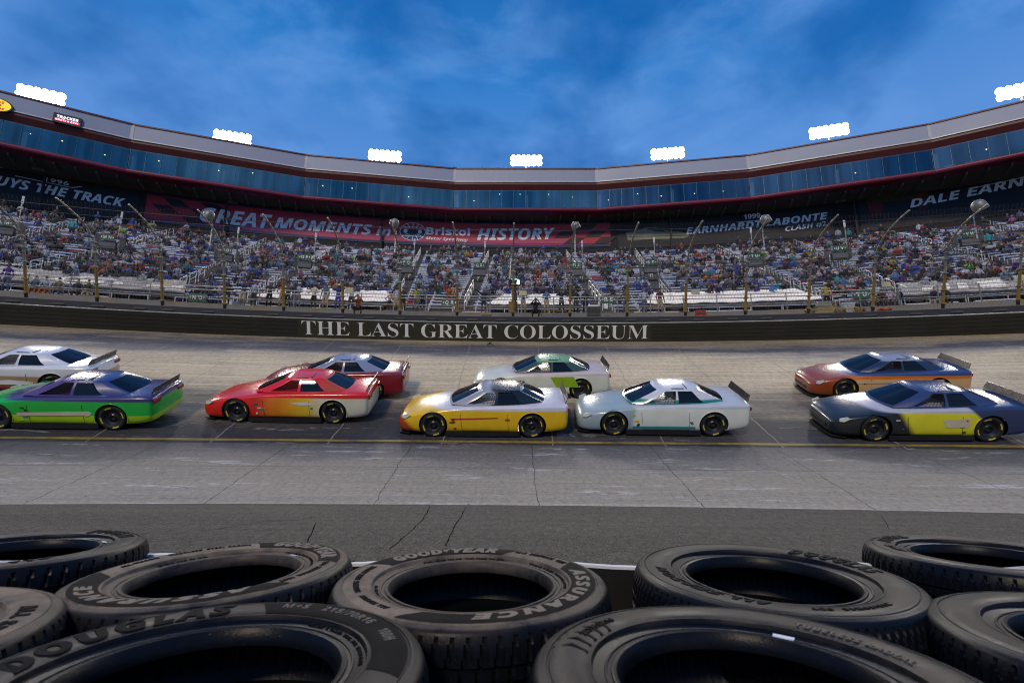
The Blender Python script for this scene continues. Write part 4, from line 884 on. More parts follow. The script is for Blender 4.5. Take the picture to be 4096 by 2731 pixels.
def arc_panel(mb, d0, d1, r0, r1, w=0.0011, cut0=0, cut1=0):
    n = max(3, int(abs(d1-d0)/3)); nr = 6; V = [arc_pt(r0+(r1-r0)*j/nr, (d0+cut0*j/nr)+((d1+cut1*j/nr)-(d0+cut0*j/nr))*i/n, w) for i in range(n+1) for j in range(nr+1)]
    mb.add(V, [(i*(nr+1)+j, (i+1)*(nr+1)+j, (i+1)*(nr+1)+j+1, i*(nr+1)+j+1) for i in range(n) for j in range(nr)])
def foot(mb, d, r, s):                        # little winged foot between two letters
    fn = lambda u, v, t: arc_pt(r+v*s, d+degrees(u*s/r), 0.0005+t)
    mb.prism([(-.5, -.1), (-.1, -.5), (.05, -.45), (-.02, -.1), (.5, .25), (.45, .5), (-.1, .35), (-.45, .5), (-.3, .15)], fn, 0.0022)
def tyre(loc, me, rot=0.0, label=None, group='tyres of the barrier', tilt=(0, 0)):
    t = empty('tyre', loc, (radians(tilt[0]), radians(tilt[1]), -radians(rot))); tag(t, label, 'tyre', group)
    t.scale = (1.025, 1.025, 1.0); link('tyre_casing', me, t); return t
def assurance_letters(t):
    p = MB(); arc_panel(p, -64, 17, .2535, .3125, cut0=-6, cut1=8); arc_panel(p, 68, 196, .2535, .3125, cut0=-8, cut1=10); p.build('lettering_panel', ldark, t, smooth=True)
    s = MB(); arc_text(s, 'GOOD', -56, -23, .262, .303, base=SANSI, offset=0.03); arc_text(s, 'YEAR', -17, 12, .262, .303, base=SANSI, offset=0.03); foot(s, -20, .283, .024)
    arc_text(s, 'ASSURANCE', 74, 176, .266, .300, base=SANSI, offset=0.03, spacing=1.25); s.build('lettering', ltan, t)
    s = MB(); arc_text(s, 'M+S  215/70R16  100T', 24, 62, .277, .293, base=SANS); arc_text(s, 'TUBELESS  STEEL RADIAL', -118, -72, .277, .291, base=SANS); arc_text(s, 'ALL SEASON', 214, 236, .277, .291, base=SANS)
    arc_text(s, 'MAX LOAD 730 KG  MAX PRESS 300 KPA', -40, 20, .233, .240); arc_text(s, 'TREAD 4 PLIES SIDEWALL 2 PLIES', 40, 100, .233, .240); arc_text(s, 'DOT M6 PJ YR', 230, 262, .233, .240)
    s.build('small_lettering', lblk, t)
def plain_letters(t, items, m=lblk, panel=None):
    if panel:
        p = MB(); arc_panel(p, panel[0], panel[1], .2535, .3125, cut0=-5, cut1=6); p.build('lettering_panel', ldark, t, smooth=True)
    for body, d0, d1, r0, r1, mm in items:
        s = MB(); arc_text(s, body, d0, d1, r0, r1, base=SANSI if r1-r0 > .02 else SANS, offset=0.03 if r1-r0 > .02 else 0.0, spacing=1.15); s.build('lettering', mm or m, t)
def sticker(t, d, r, a=0.0, ln=0.030):
    s = MB(); fn = lambda u, v, w: arc_pt(r+v, d+degrees(u/r), 0.0006+w); s.prism([(-ln/2, -.006), (ln/2, -.006), (ln/2, .006), (-ln/2, .006)], fn, 0.0012); s.build('paper_tag', tagm, t)
ZTY = 0.627
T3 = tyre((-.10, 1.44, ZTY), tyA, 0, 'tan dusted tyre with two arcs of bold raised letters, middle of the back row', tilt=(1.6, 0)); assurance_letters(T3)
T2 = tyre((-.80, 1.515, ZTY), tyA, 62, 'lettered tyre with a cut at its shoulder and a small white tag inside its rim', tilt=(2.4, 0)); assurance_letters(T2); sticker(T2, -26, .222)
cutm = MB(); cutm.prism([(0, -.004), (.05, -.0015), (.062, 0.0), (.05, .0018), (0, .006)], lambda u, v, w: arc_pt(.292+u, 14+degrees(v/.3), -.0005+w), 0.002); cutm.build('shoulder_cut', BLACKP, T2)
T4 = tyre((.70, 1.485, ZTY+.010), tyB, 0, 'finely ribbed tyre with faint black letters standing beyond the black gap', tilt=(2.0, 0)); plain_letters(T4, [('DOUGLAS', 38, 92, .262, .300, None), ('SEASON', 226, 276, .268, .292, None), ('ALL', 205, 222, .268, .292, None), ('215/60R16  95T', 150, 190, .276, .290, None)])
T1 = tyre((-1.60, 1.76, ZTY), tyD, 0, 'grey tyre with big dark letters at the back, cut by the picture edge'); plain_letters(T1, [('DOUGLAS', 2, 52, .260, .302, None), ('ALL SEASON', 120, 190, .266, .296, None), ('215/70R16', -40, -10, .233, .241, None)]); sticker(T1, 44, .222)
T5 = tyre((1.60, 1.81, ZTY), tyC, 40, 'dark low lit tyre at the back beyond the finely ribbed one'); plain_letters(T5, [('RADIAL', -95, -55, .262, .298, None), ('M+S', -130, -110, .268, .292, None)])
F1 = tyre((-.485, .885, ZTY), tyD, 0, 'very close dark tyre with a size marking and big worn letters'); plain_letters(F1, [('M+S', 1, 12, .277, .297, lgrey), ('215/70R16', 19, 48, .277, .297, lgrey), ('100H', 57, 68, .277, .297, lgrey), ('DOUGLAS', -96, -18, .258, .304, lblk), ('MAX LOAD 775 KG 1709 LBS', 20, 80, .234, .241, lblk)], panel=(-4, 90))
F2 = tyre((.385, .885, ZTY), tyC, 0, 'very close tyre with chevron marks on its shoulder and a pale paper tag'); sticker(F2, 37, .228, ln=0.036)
plain_letters(F2, [('225/60R16', -60, -38, .276, .290, None), ('TUBELESS RADIAL', 40, 84, .262, .276, lgrey)])
s = MB()
for i in range(5):
    d = -72+i*6.5; fn = lambda u, v, w: arc_pt(.285+v, d+degrees(u/.3), .0004+w); s.prism([(-.012, .03), (.004, 0), (-.012, -.03), (-.004, -.03), (.012, 0), (-.004, .03)], fn, .0018)
s.build('chevron_mark', lblk, F2)
F0 = tyre((-1.235, .985, ZTY), tyA, 150, 'near tyre with small black letters, mostly outside the picture'); plain_letters(F0, [('ALL SEASON', -100, -40, .268, .296, None)]); 
F3 = tyre((1.20, 1.02, ZTY), tyC, 200, 'near tyre with plain scuffed sidewall, mostly outside the picture')
for t_, me, r in ((T3, tyA, 25), (T2, tyA, 100), (T4, tyB, 50), (T1, tyD, 70), (T5, tyC, 10), (F1, tyD, 140), (F2, tyC, 80), (F0, tyA, 20), (F3, tyC, 99)):
    for lay in (1, 2, 3):
        if lay > 1 and t_ not in (T3, T4, T2): continue
        q = t_.location; nt_ = tyre((q[0]+random.uniform(-.012, .012), q[1]+random.uniform(-.012, .012), ZTY-.012-TW*lay), me, r+lay*33, 'black tyre lying under another tyre in a stack of the barrier', 'lower tyres of the stacks')
# stacks that show only their upper tyres rest on the same courses
for t_, me in ((T1, tyD), (T5, tyC), (F1, tyD), (F2, tyC), (F0, tyA), (F3, tyC)):
    for lay in (2, 3): q = t_.location; tyre((q[0], q[1], ZTY-TW*lay), me, lay*40, 'black tyre lying under another tyre in a stack of the barrier', 'lower tyres of the stacks')
# conveyor belt strapped round the far side of the tyres
bl = empty('barrier_belt', (0, 1.86, 0)); tag(bl, 'black belt with a white top edge standing behind the tyre stacks', 'belt')
def beltp(u, v, w): x = -3.2+6.4*u; return np.array([x, 1.885+0.03*cos(x*2*pi/1.1+0.6)-0.015*x*x*0.2+w, v-0.022+0.008*cos(x*2*pi/1.1+0.6)])
def slab_uv(fn, z0, z1, t, n=90):
    mb = MB(); vs = []
    for i in range(n+1): vs += [fn(i/n, z0, 0), fn(i/n, z1, 0), fn(i/n, z1, t), fn(i/n, z0, t)]
    return mb.add(vs, [(4*i+j, 4*i+4+j, 4*i+4+(j+1) % 4, 4*i+(j+1) % 4) for i in range(n) for j in range(4)])
child(slab_uv(beltp, 0.0, 0.783, 0.03), 'belt_body', mat('black_belt', (0.003, 0.003, 0.003), 0.6, 0, 0.2, 3), bl)
child(slab_uv(beltp, 0.784, 0.793, 0.025), 'white_edge', WHITEP, bl)

# ================================================================== STOCK CARS
def layered_paint(name, base, layers, rough=0.22):
    """car paint: colour areas bounded in the car's own coordinates. layer = (ax, ay, az, threshold, softness, colour)"""
    m = bpy.data.materials.new(name); m.use_nodes = True; nt = m.node_tree; L = nt.links; b = nt.nodes['Principled BSDF']
    b.inputs['Roughness'].default_value = rough; b.inputs['Coat Weight'].default_value = 0.4; b.inputs['Coat Roughness'].default_value = 0.06
    tc = node(nt, 'TexCoord'); col = None
    n = node(nt, 'TexNoise', Scale=3.0, Detail=5.0); L.new(tc.outputs['Object'], n.inputs['Vector'])
    rgb = node(nt, 'RGB'); rgb.outputs[0].default_value = (*base, 1); col = rgb.outputs[0]
    for ax, ay, az, th, so, c in layers:
        d = node(nt, 'VectorMath', operation='DOT_PRODUCT'); d.inputs[1].default_value = (ax, ay, az); L.new(tc.outputs['Object'], d.inputs[0])
        mr = node(nt, 'MapRange'); mr.interpolation_type = 'SMOOTHSTEP'; mr.inputs['From Min'].default_value = th-so; mr.inputs['From Max'].default_value = th+so; L.new(d.outputs['Value'], mr.inputs['Value'])
        mx = node(nt, 'MixRGB'); L.new(mr.outputs[0], mx.inputs[0]); L.new(col, mx.inputs[1]); mx.inputs[2].default_value = (*c, 1); col = mx.outputs[0]
    hs = node(nt, 'HueSaturation'); mr = node(nt, 'MapRange'); mr.inputs['To Min'].default_value = 0.82; mr.inputs['To Max'].default_value = 1.12; L.new(n.outputs['Fac'], mr.inputs['Value']); L.new(mr.outputs[0], hs.inputs['Value']); L.new(col, hs.inputs['Color'])
    L.new(hs.outputs[0], b.inputs['Base Color']); return m
ST = [(2.47, .55, .20, .40, .43), (2.42, .74, .12, .50, .54), (2.28, .86, .09, .58, .625), (2.0, .935, .09, .665, .715), (1.4, .975, .10, .765, .815), (.85, .965, .10, .835, .885), (.3, .955, .10, .875, .93), (-.5, .96, .10, .90, .94), (-1.3, .98, .10, .925, .96), (-1.9, .965, .12, .945, .985), (-2.3, .93, .18, .945, .985), (-2.42, .90, .26, .90, .94)]
def car_body():
    mb = MB(); rows = []
    for x, w, b, s, c in ST:
        half = [(0, b), (w*.8, b), (w*.97, b+.05), (w, b+.22), (w*1.005, (b+s)/2+.05), (w*.988, s-.085), (w*.972, s-.035), (w*.93, s-.008), (w*.86, s+.25*(c-s)), (w*.55, c-.01), (0, c+.012)]
        rows.append([(x, y, z) for y, z in half]+[(x, -y, z) for y, z in half[-2:0:-1]])
    k = len(rows[0]); vs = [p for r in rows for p in r]; n = len(rows)
    fs = [(i*k+j, i*k+(j+1) % k, (i+1)*k+(j+1) % k, (i+1)*k+j) for i in range(n-1) for j in range(k)]; fs += [tuple(range(k))[::-1], tuple(range((n-1)*k, n*k))]
    mb.add(vs, fs); o = mb.build('t', BLACKP)
    ss = o.modifiers.new('s', 'SUBSURF'); ss.levels = 2; ss.render_levels = 2
    cut = MB()
    for x in (1.42, -1.36):
        for y in (.82, -.82): cut.lathe([(.001, -.28), (.405, -.28), (.405, .28), (.001, .28)], 32, M=np.array(Matrix.Rotation(pi/2, 3, 'X')), c=(x, y, .345))
    c = cut.build('t2', BLACKP); bm = o.modifiers.new('b', 'BOOLEAN'); bm.object = c; bm.operation = 'DIFFERENCE'; bm.solver = 'EXACT'
    bpy.context.view_layer.update(); dg = bpy.context.evaluated_depsgraph_get(); me = bpy.data.meshes.new_from_object(o.evaluated_get(dg)); me.name = 'body'
    bpy.data.objects.remove(o); bpy.data.objects.remove(c)
    me.materials.clear(); me.polygons.foreach_set('use_smooth', [True]*len(me.polygons)); me.update(); me.set_sharp_from_angle(angle=radians(35)); return me
BODY = car_body()
# greenhouse: lower ring at the belt, upper ring at the roof
GB = [(.92, .70), (.55, .80), (-.3, .83), (-1.1, .80), (-1.75, .66)]      # (x, half width) at z .90
GT = [(.06, .50), (-.05, .565), (-.35, .58), (-.75, .565), (-.98, .50)]
def gh(i, t, out=0.0):
    """point on the greenhouse side: i along 0..4, t up 0..1"""
    a = min(int(i), 3); f = i-a
    bx, bw_ = GB[a][0]+(GB[a+1][0]-GB[a][0])*f, GB[a][1]+(GB[a+1][1]-GB[a][1])*f
    tx, tw_ = GT[a][0]+(GT[a+1][0]-GT[a][0])*f, GT[a][1]+(GT[a+1][1]-GT[a][1])*f
    zb = .885+.04*(i/4); zt = 1.275 if 0 < i < 4 else 1.262
    return np.array([bx+(tx-bx)*t, bw_+(tw_-bw_)*t+0.035*sin(pi*t)+out, zb+(zt-zb)*t])
def sidequad(mb, i0, i1, t0, t1, out, sgn, n=6, skew=(0, 0)):
    V = []
    for a in range(n+1):
        for b in range(4):
            t = t0+(t1-t0)*b/3; ii0 = i0+skew[0]*b/3; ii1 = i1+skew[1]*b/3; p = gh(ii0+(ii1-ii0)*a/n, t, out); V.append((p[0], p[1]*sgn, p[2]))
    f = [(a*4+b, (a+1)*4+b, (a+1)*4+b+1, a*4+b+1) for a in range(n) for b in range(3)]
    mb.add(V, f if sgn < 0 else [q[::-1] for q in f])
def capquad(mb, end, t0, t1, out, inset):
    V = []
    for a in range(7):
        s = -1+2*a/6
        for b in range(4):
            t = t0+(t1-t0)*b/3; p = gh(end, t); w = (p[1]-inset); bow = .12*(1-s*s)*(1 if end == 0 else -1)*(1-.4*t); V.append((p[0]+bow+out*(1 if end == 0 else -1), w*s, p[2]+out+0.015*(1-s*s)*t))
    f = [(a*4+b, (a+1)*4+b, (a+1)*4+b+1, a*4+b+1) for a in range(6) for b in range(3)]
    mb.add(V, f if end else [q[::-1] for q in f])
def roof_grid(mb):
    V = []
    for a in range(9):
        i = a/2
        for b in range(9):
            s = -1+2*b/8; p = gh(i, 1.0); bow = .12*(1-s*s)*.6*(1 if a == 0 else -1 if a == 8 else 0); V.append((p[0]+bow, p[1]*s, p[2]+.035*(1-s*s)*(1 if 0 < a < 8 else .43)))
    mb.add(V, [(a*9+b, a*9+b+1, (a+1)*9+b+1, (a+1)*9+b) for a in range(8) for b in range(8)])
cg = bpy.data.materials.new('car_window_glass'); cg.use_nodes = True; _b = cg.node_tree.nodes['Principled BSDF']; _b.inputs['Base Color'].default_value = (0.006, 0.008, 0.011, 1); _b.inputs['Roughness'].default_value = 0.06; _b.inputs['Coat Weight'].default_value = 0.0; _b.inputs['Specular IOR Level'].default_value = 0.35
netm = mat('window_net', (0.004, 0.004, 0.005), 0.8, 0, 0.4, 30)
rimm = mat('black_wheel_steel', (0.05, 0.05, 0.052), 0.35, 0.7, 0.2, 6); ctyre = mat('race_tyre_rubber', (0.012, 0.012, 0.012), 0.7, 0, 0.3, 8); ytyre = mat('tyre_yellow_stripe', (0.55, 0.50, 0.03), 0.6)
hl = mat('headlight_decal', (0.75, 0.75, 0.62), 0.2, 0, 0.1, 6, coat=0.5); hld = mat('headlight_decal_dark', (0.03, 0.03, 0.035), 0.2)
def car_meshes():
    out = {}
    m = MB()
    for sg in (1, -1):
        sidequad(m, 0, 4, 0, .10, 0, sg, 16); sidequad(m, 0, 4, .88, 1, 0, sg, 16); sidequad(m, 0, 1.02, .10, .88, 0, sg, 5, skew=(0, .25)); sidequad(m, 2.0, 2.12, .10, .88, 0, sg, 2); sidequad(m, 3.0, 4, .10, .88, 0, sg, 5)
    capquad(m, 0, 0, 1, 0, 0); capquad(m, 4, 0, 1, 0, 0); roof_grid(m); out['greenhouse'] = m
    m = MB(); capquad(m, 0, .06, .90, .008, .07); out['windshield'] = m
    m = MB(); capquad(m, 4, .10, .88, .008, .08); out['rear_window'] = m
    return out
CM = car_meshes()
def make_car(px, py, label, body, roof, stripe, hood=None, heading=0.0, dark_head=False):
    p = on_track(px, py); th = th_of(p); r = hypot(p[0], p[1]-CY)+0.88*cos(BK); z = np.interp(r, PROF_R, PROF_Z)
    c = pol(r, th, z); e = empty('stock_car', tuple(c)); tag(e, label, 'race car', 'stock cars racing round the banking')
    fx = Vector((-cos(th), sin(th), 0)); upv = Vector((-sin(BK)*sin(th), -sin(BK)*cos(th), cos(BK))); ly = upv.cross(fx)
    R_ = Matrix((fx, ly, upv)).transposed(); R_ = R_ @ Matrix.Rotation(heading, 3, 'Z'); e.rotation_euler = R_.to_euler(); e.location = Vector(c)+upv*0.012
    me = BODY.copy(); me.materials.append(body); bo = link('body', me, e)
    CM['greenhouse'].build('roof', roof, e, smooth=True)
    CM['windshield'].build('windshield', cg, e, smooth=True); CM['rear_window'].build('rear_window', cg, e, smooth=True)
    for sg in (1, -1):
        if sg > 0:
            m = MB()
            for q in range(6): sidequad(m, 1.06+.04*q, 2.0, .16+.12*q, .185+.12*q, .004, sg)
            for q in range(7): sidequad(m, 1.27+.11*q, 1.285+.11*q, .10, .88, .006, sg, 1)
            m.build('window_net', netm, e)
        m = MB(); sidequad(m, 2.12, 3.05, .12, .84, .010, sg, skew=(0, -.12)); m.build('quarter_window', cg, e, smooth=True)
    for x in (1.42, -1.36):
        for sg in (1, -1):
            Mw = np.array(Matrix.Rotation(-pi/2*sg, 3, 'X'))
            m = MB(); m.lathe([(.225, -.13), (.325, -.15), (.348, -.12), (.352, 0), (.348, .12), (.325, .15), (.225, .13), (.215, 0)], 40, M=Mw, c=(x, .80*sg, .345), closed=True); w = m.build('wheel', ctyre, e, smooth=True)
            m = MB(); m.lathe([(.001, .05), (.06, .06), (.07, .10), (.10, .075), (.15, .06), (.19, .085), (.215, .125), (.228, .13), (.222, .0)], 28, M=Mw, c=(x, .80*sg, .345)); m.build('rim', rimm, w, smooth=False)
            m = MB(); Vv = []
            for q in range(4):
                for a in range(7):
                    an = q*pi/2+a*0.1
                    for rr in (.262, .296): Vv.append(np.array([x, .80*sg, .345])+Mw@np.array([rr*cos(an), rr*sin(an), .1385 if rr < .28 else .1455]))
            m.add(Vv, [(q*14+2*a, q*14+2*a+2, q*14+2*a+3, q*14+2*a+1) for q in range(4) for a in range(6)]); m.build('sidewall_stripe', ytyre, w)
    m = MB(); m.prism([(-.78, 0), (.78, 0), (.74, .20), (-.74, .20)], lambda u, v, w: np.array([-2.30-.35*v-w, u, .965+v]), .012); m.build('spoiler', mat('clear_black_spoiler', (0.02, 0.02, 0.022), 0.25), e)
    m = MB(); m.prism([(-.86, 2.1), (-.74, 2.42), (-.3, 2.50), (.3, 2.50), (.74, 2.42), (.86, 2.1)], lambda u, v, w: np.array([v, u, .065+w]), .022); m.build('splitter', BLACKP, e)
    for sg in (1, -1):
        m = MB(); m.box((0.03, .945*sg, .105), (2.1, .03, .12)); m.build('side_skirt', BLACKP, e)
        m = MB(); hv = [(2.30, .56), (2.30, .64), (2.12, .70), (2.06, .66), (2.2, .56)]
        yy = lambda x: float(np.interp(x, [2.0, 2.28, 2.42], [.945, .875, .75]))
        m.prism(hv, lambda u, v, w: np.array([u, sg*(yy(u)-.035+w), v-.03]), .03); m.build('headlight', hld if dark_head else hl, e)
        m = MB(); m.prism([(-2.425, .74), (-2.425, .84), (-2.38, .84), (-2.38, .74)], lambda u, v, w: np.array([u, sg*(.5+w), v]), .32); m.build('tail_lamp_decal', mat('tail_lamp_red', (0.25, 0.01, 0.01), 0.3), e)
    m = MB(); m.box((2.455, 0, .30), (.05, .9, .10)); m.box((2.40, 0, .445), (.10, .7, .05)); m.build('grille', BLACKP, e)
    m = MB(); m.box((-.62, .34, 1.02), (.14, .46, .34), 0, taper=.8); m.box((-.55, .08, 1.06), (.3, .06, .22)); m.build('racing_seat', BLACKP, e)
    m = MB()
    for y_ in (.60, -.60): m.tube([(.55, y_*1.15, .93), (.02, y_*.86, 1.22), (-.72, y_*.84, 1.22), (-1.2, y_*.95, .95)], .024, 6); m.tube([(-.30, y_*1.2, .93), (-.62, y_*.84, 1.22)], .02, 6)
    m.tube([(-.72, .5, 1.22), (-.72, -.5, 1.22)], .024, 6); m.tube([(-.72, .5, 1.22), (-.70, -.62, .93)], .02, 6); m.build('roll_cage', mat('cage_grey_paint', (.12, .12, .125), .5), e)
    m = MB(); m.box((-.40, .56, 1.298), (.34, .02, .02)); m.box((-.66, .3, 1.305), (.02, .5, .02)); m.build('roof_flap', BLACKP, e)
    m = MB(); wy = lambda u: float(np.interp(u, [q[0] for q in ST[::-1]], [q[1] for q in ST[::-1]]))
    for sg in (1, -1):
        for x0, x1, z0, z1 in ((.60, .66, .20, .86), (-.70, -.66, .20, .87)): m.prism([(x0-.004, z0), (x0+.004, z0), (x1+.004, z1-.16), (x1-.004, z1-.16)], lambda u, v, w: np.array([u, sg*(wy(u)*1.003+w), v]), .003)
        m.prism([(-.70, .195), (.60, .195), (.60, .205), (-.70, .205)], lambda u, v, w: np.array([u, sg*(wy(u)*1.0+w), v]), .003)
    m.build('panel_seam', BLACKP, e)
    m = MB()
    for sg in (1, -1):
        for x in (1.42, -1.36):
            m.tube([(x+.412*cos(a), sg*(wy(x+.412*cos(a))*1.0), .345+.412*sin(a)) for a in [pi*(q-2)/20 for q in range(25)]], .010, 5)
    m.build('wheel_arch_lip', body, e)
    rnd = random.Random(px)
    for kk in range(7):
        x0 = rnd.choice((.70, .80, .62, -.78))+rnd.uniform(-.05, .05); z0 = rnd.uniform(.24, .62); ww, hh = rnd.uniform(.05, .14), rnd.uniform(.03, .06); m = MB()
        m.prism([(x0, z0), (x0+ww, z0), (x0+ww, z0+hh), (x0, z0+hh)], lambda u, v, w: np.array([u, wy(u)*1.006+w, v]), .003); m.build('small_decal', rnd.choice((whiteg, yelg, redg, blkg, tealg)), e)
    if stripe:
        m = MB()
        for sg in (1, -1): m.prism(stripe[0], lambda u, v, w: np.array([u, sg*(float(np.interp(u, [s_[0] for s_ in ST[::-1]], [s_[1] for s_ in ST[::-1]]))*1.002+w), v]), .006)
        m.build('side_graphic', stripe[1], e)
    return e
W_ = (.78, .79, .77)
def flat(n, c, r=0.25): return mat(n, c, r, 0, 0.1, 2, coat=0.6)
whiteg = flat('white_graphic', (.72, .72, .68)); limeg = flat('lime_graphic', (.30, .48, .02)); tealg = flat('teal_graphic', (.01, .22, .20)); redg = flat('red_graphic', (.45, .02, .015)); yelg = flat('yellow_graphic', (.62, .48, .02)); blkg = flat('black_graphic', (.012, .012, .015)); creamg = flat('cream_graphic', (.60, .52, .36))
CARS = [
 (20, 1578, 'white roofed stock car with a tan and red lower side, behind the green car', layered_paint('paint_white_tan', W_, [(0, 0, -1, -.62, .03, (.42, .28, .13)), (0, 0, -1, -.30, .02, (.48, .04, .02))]), layered_paint('roof_white', (.66, .70, .80), []), ([(.9, .42), (-.2, .50), (-.85, .46), (-.85, .36), (.9, .34)], whiteg)),
 (235, 1716, 'bright green stock car with purple roof and lime lower side', layered_paint('paint_green_lime', (.012, .46, .045), [(0, 0, -1, -.42, .02, (.42, .66, .015)), (0, 0, 1, .80, .02, (.055, .045, .16))]), layered_paint('roof_purple', (.10, .055, .20), [(-1, 0, 0, .3, .2, (.035, .055, .20))]), ([(.9, .48), (-.8, .54), (-.9, .50), (-.85, .42), (.9, .40)], creamg)),
 (1330, 1596, 'dark red stock car with grey blue roof, half hidden behind the red one', layered_paint('paint_darkred', (.26, .012, .02), [(0, 0, 1, .80, .02, (.22, .02, .03))]), layered_paint('roof_greyblue', (.24, .29, .42), []), ([(.8, .50), (-.7, .62), (-.85, .52), (-.8, .44)], whiteg)),
 (1150, 1690, 'red stock car fading through orange and yellow to a cream tail', layered_paint('paint_fire', (.78, .02, .012), [(-1, 0, -.2, -.72, .35, (.82, .24, .012)), (-1, 0, 0, .15, .45, (.82, .55, .02)), (-1, 0, .2, .95, .3, (.72, .70, .50)), (0, 0, 1, .78, .02, (.78, .016, .018)), (0, 0, -1, -.2, .02, (.45, .02, .012))]), layered_paint('roof_red', (.78, .014, .016), [(-1, 0, 0, 1.0, .25, (.50, .07, .02))]), ([(-.1, .62), (-.62, .66), (-.85, .58), (-.4, .56)], whiteg)),
 (2165, 1592, 'green roofed stock car with white side and a lime patch, behind the yellow one', layered_paint('paint_white_green', (.76, .78, .64), [(0, 0, 1, .83, .02, (.66, .56, .52))]), layered_paint('roof_green', (.20, .42, .20), [(0, 0, -1, -1.22, .03, (.05, .09, .07))]), ([(-.3, .78), (-1.1, .80), (-1.3, .42), (-.5, .42)], limeg)),
 (2655, 1742, 'white and teal stock car following the yellow one', layered_paint('paint_white_teal', (.76, .80, .70), [(1, 0, .3, 1.05, .08, (.34, .52, .48)), (0, 0, 1, .82, .02, (.55, .60, .64)), (1, 0, 0, .9, .1, (.34, .44, .46))]), layered_paint('roof_silver_white', (.64, .68, .72), [(0, 0, -1, -1.02, .03, (.02, .22, .18))]), ([(.9, .30), (-.85, .30), (-.85, .23), (.9, .23)], tealg)),
 (1935, 1747, 'yellow sided stock car with white bonnet and black roof', layered_paint('paint_yellow', (.86, .54, .008), [(0, 0, 1, .79, .02, (.66, .67, .72)), (1, 0, -1, 1.75, .12, (.42, .06, .01))]), layered_paint('roof_black', (.014, .014, .017), [(1, 0, 0, -.2, .1, (.35, .36, .40))]), ([(.9, .56), (-.4, .60), (-.4, .57), (.9, .53)], redg)),
 (3560, 1596, 'blue bonneted stock car with orange and tan side, behind the black and yellow one', layered_paint('paint_orange_blue', (.72, .44, .18), [(0, 0, 1, .70, .04, (.74, .17, .012)), (1, 0, 0, 1.3, .25, (.30, .06, .012)), (0, 0, 1, .80, .02, (.045, .075, .20))]), layered_paint('roof_bluegrey', (.30, .33, .42), [(0, 0, -1, -1.22, .03, (.02, .035, .08))]), ([(1.1, .60), (-1.5, .68), (-1.5, .63), (1.1, .55)], creamg)),
 (3720, 1764, 'navy roofed stock car with white bonnet, black front side and yellow rear side', layered_paint('paint_black_yellow', (.74, .70, .02), [(1, 0, -.6, .35, .12, (.018, .022, .022)), (0, 0, 1, .80, .02, (.48, .48, .54)), (-1, 0, 1, 1.75, .06, (.03, .045, .12))]), layered_paint('roof_navy', (.035, .055, .15), []), ([(-.2, .62), (-.85, .66), (-.85, .42), (-.3, .40)], creamg)),
]
for a in CARS: make_car(*a, heading=random.uniform(-.012, .012))

# ================================================================== PEOPLE
def grow(nodes, edges, level=1):
    """one continuous body grown over a skeleton; NODES name -> (x, y, z, radius, part)"""
    names = list(nodes); ix = {n: i for i, n in enumerate(names)}
    me = bpy.data.meshes.new('t'); me.from_pydata([nodes[n][:3] for n in names], [(ix[a], ix[b]) for a, b in edges], [])
    o = bpy.data.objects.new('t', me); COL.objects.link(o)
    sk = o.modifiers.new('s', 'SKIN'); sk.use_smooth_shade = True
    if not me.skin_vertices: me.attributes  # layer comes with the modifier
    for i, n in enumerate(names):
        d = me.skin_vertices[0].data[i]; r = nodes[n][3]; d.radius = (r, r) if not isinstance(r, tuple) else r; d.use_root = (i == 0)
    if level:
        ss = o.modifiers.new('u', 'SUBSURF'); ss.levels = level; ss.render_levels = level
    bpy.context.view_layer.update(); dg = bpy.context.evaluated_depsgraph_get(); out = bpy.data.meshes.new_from_object(o.evaluated_get(dg))
    bpy.data.objects.remove(o)
    V = np.array([tuple(v.co) for v in out.vertices]); F = [tuple(p.vertices) for p in out.polygons]; bpy.data.meshes.remove(out)
    segs = [(np.array(nodes[a][:3]), np.array(nodes[b][:3]), nodes[a][4], nodes[b][4], nodes[a][3], nodes[b][3]) for a, b in edges]
    mi = []
    for f in F:
        c = V[list(f)].mean(0); best = None
        for a, b, pa, pb, ra, rb in segs:
            d = b-a; t = max(0, min(1, (c-a)@d/(d@d+1e-9))); ra_ = ra if not isinstance(ra, tuple) else max(ra); rb_ = rb if not isinstance(rb, tuple) else max(rb)
            q = np.linalg.norm(c-a-d*t)-(ra_+(rb_-ra_)*t)*0.8
            if best is None or q < best[0]: best = (q, pa if t < 0.5 else pb)
        mi.append(best[1])
    return V, F, mi
SKIN, SHIRT, LEGS, HAIR, SHOE = 0, 1, 2, 3, 4
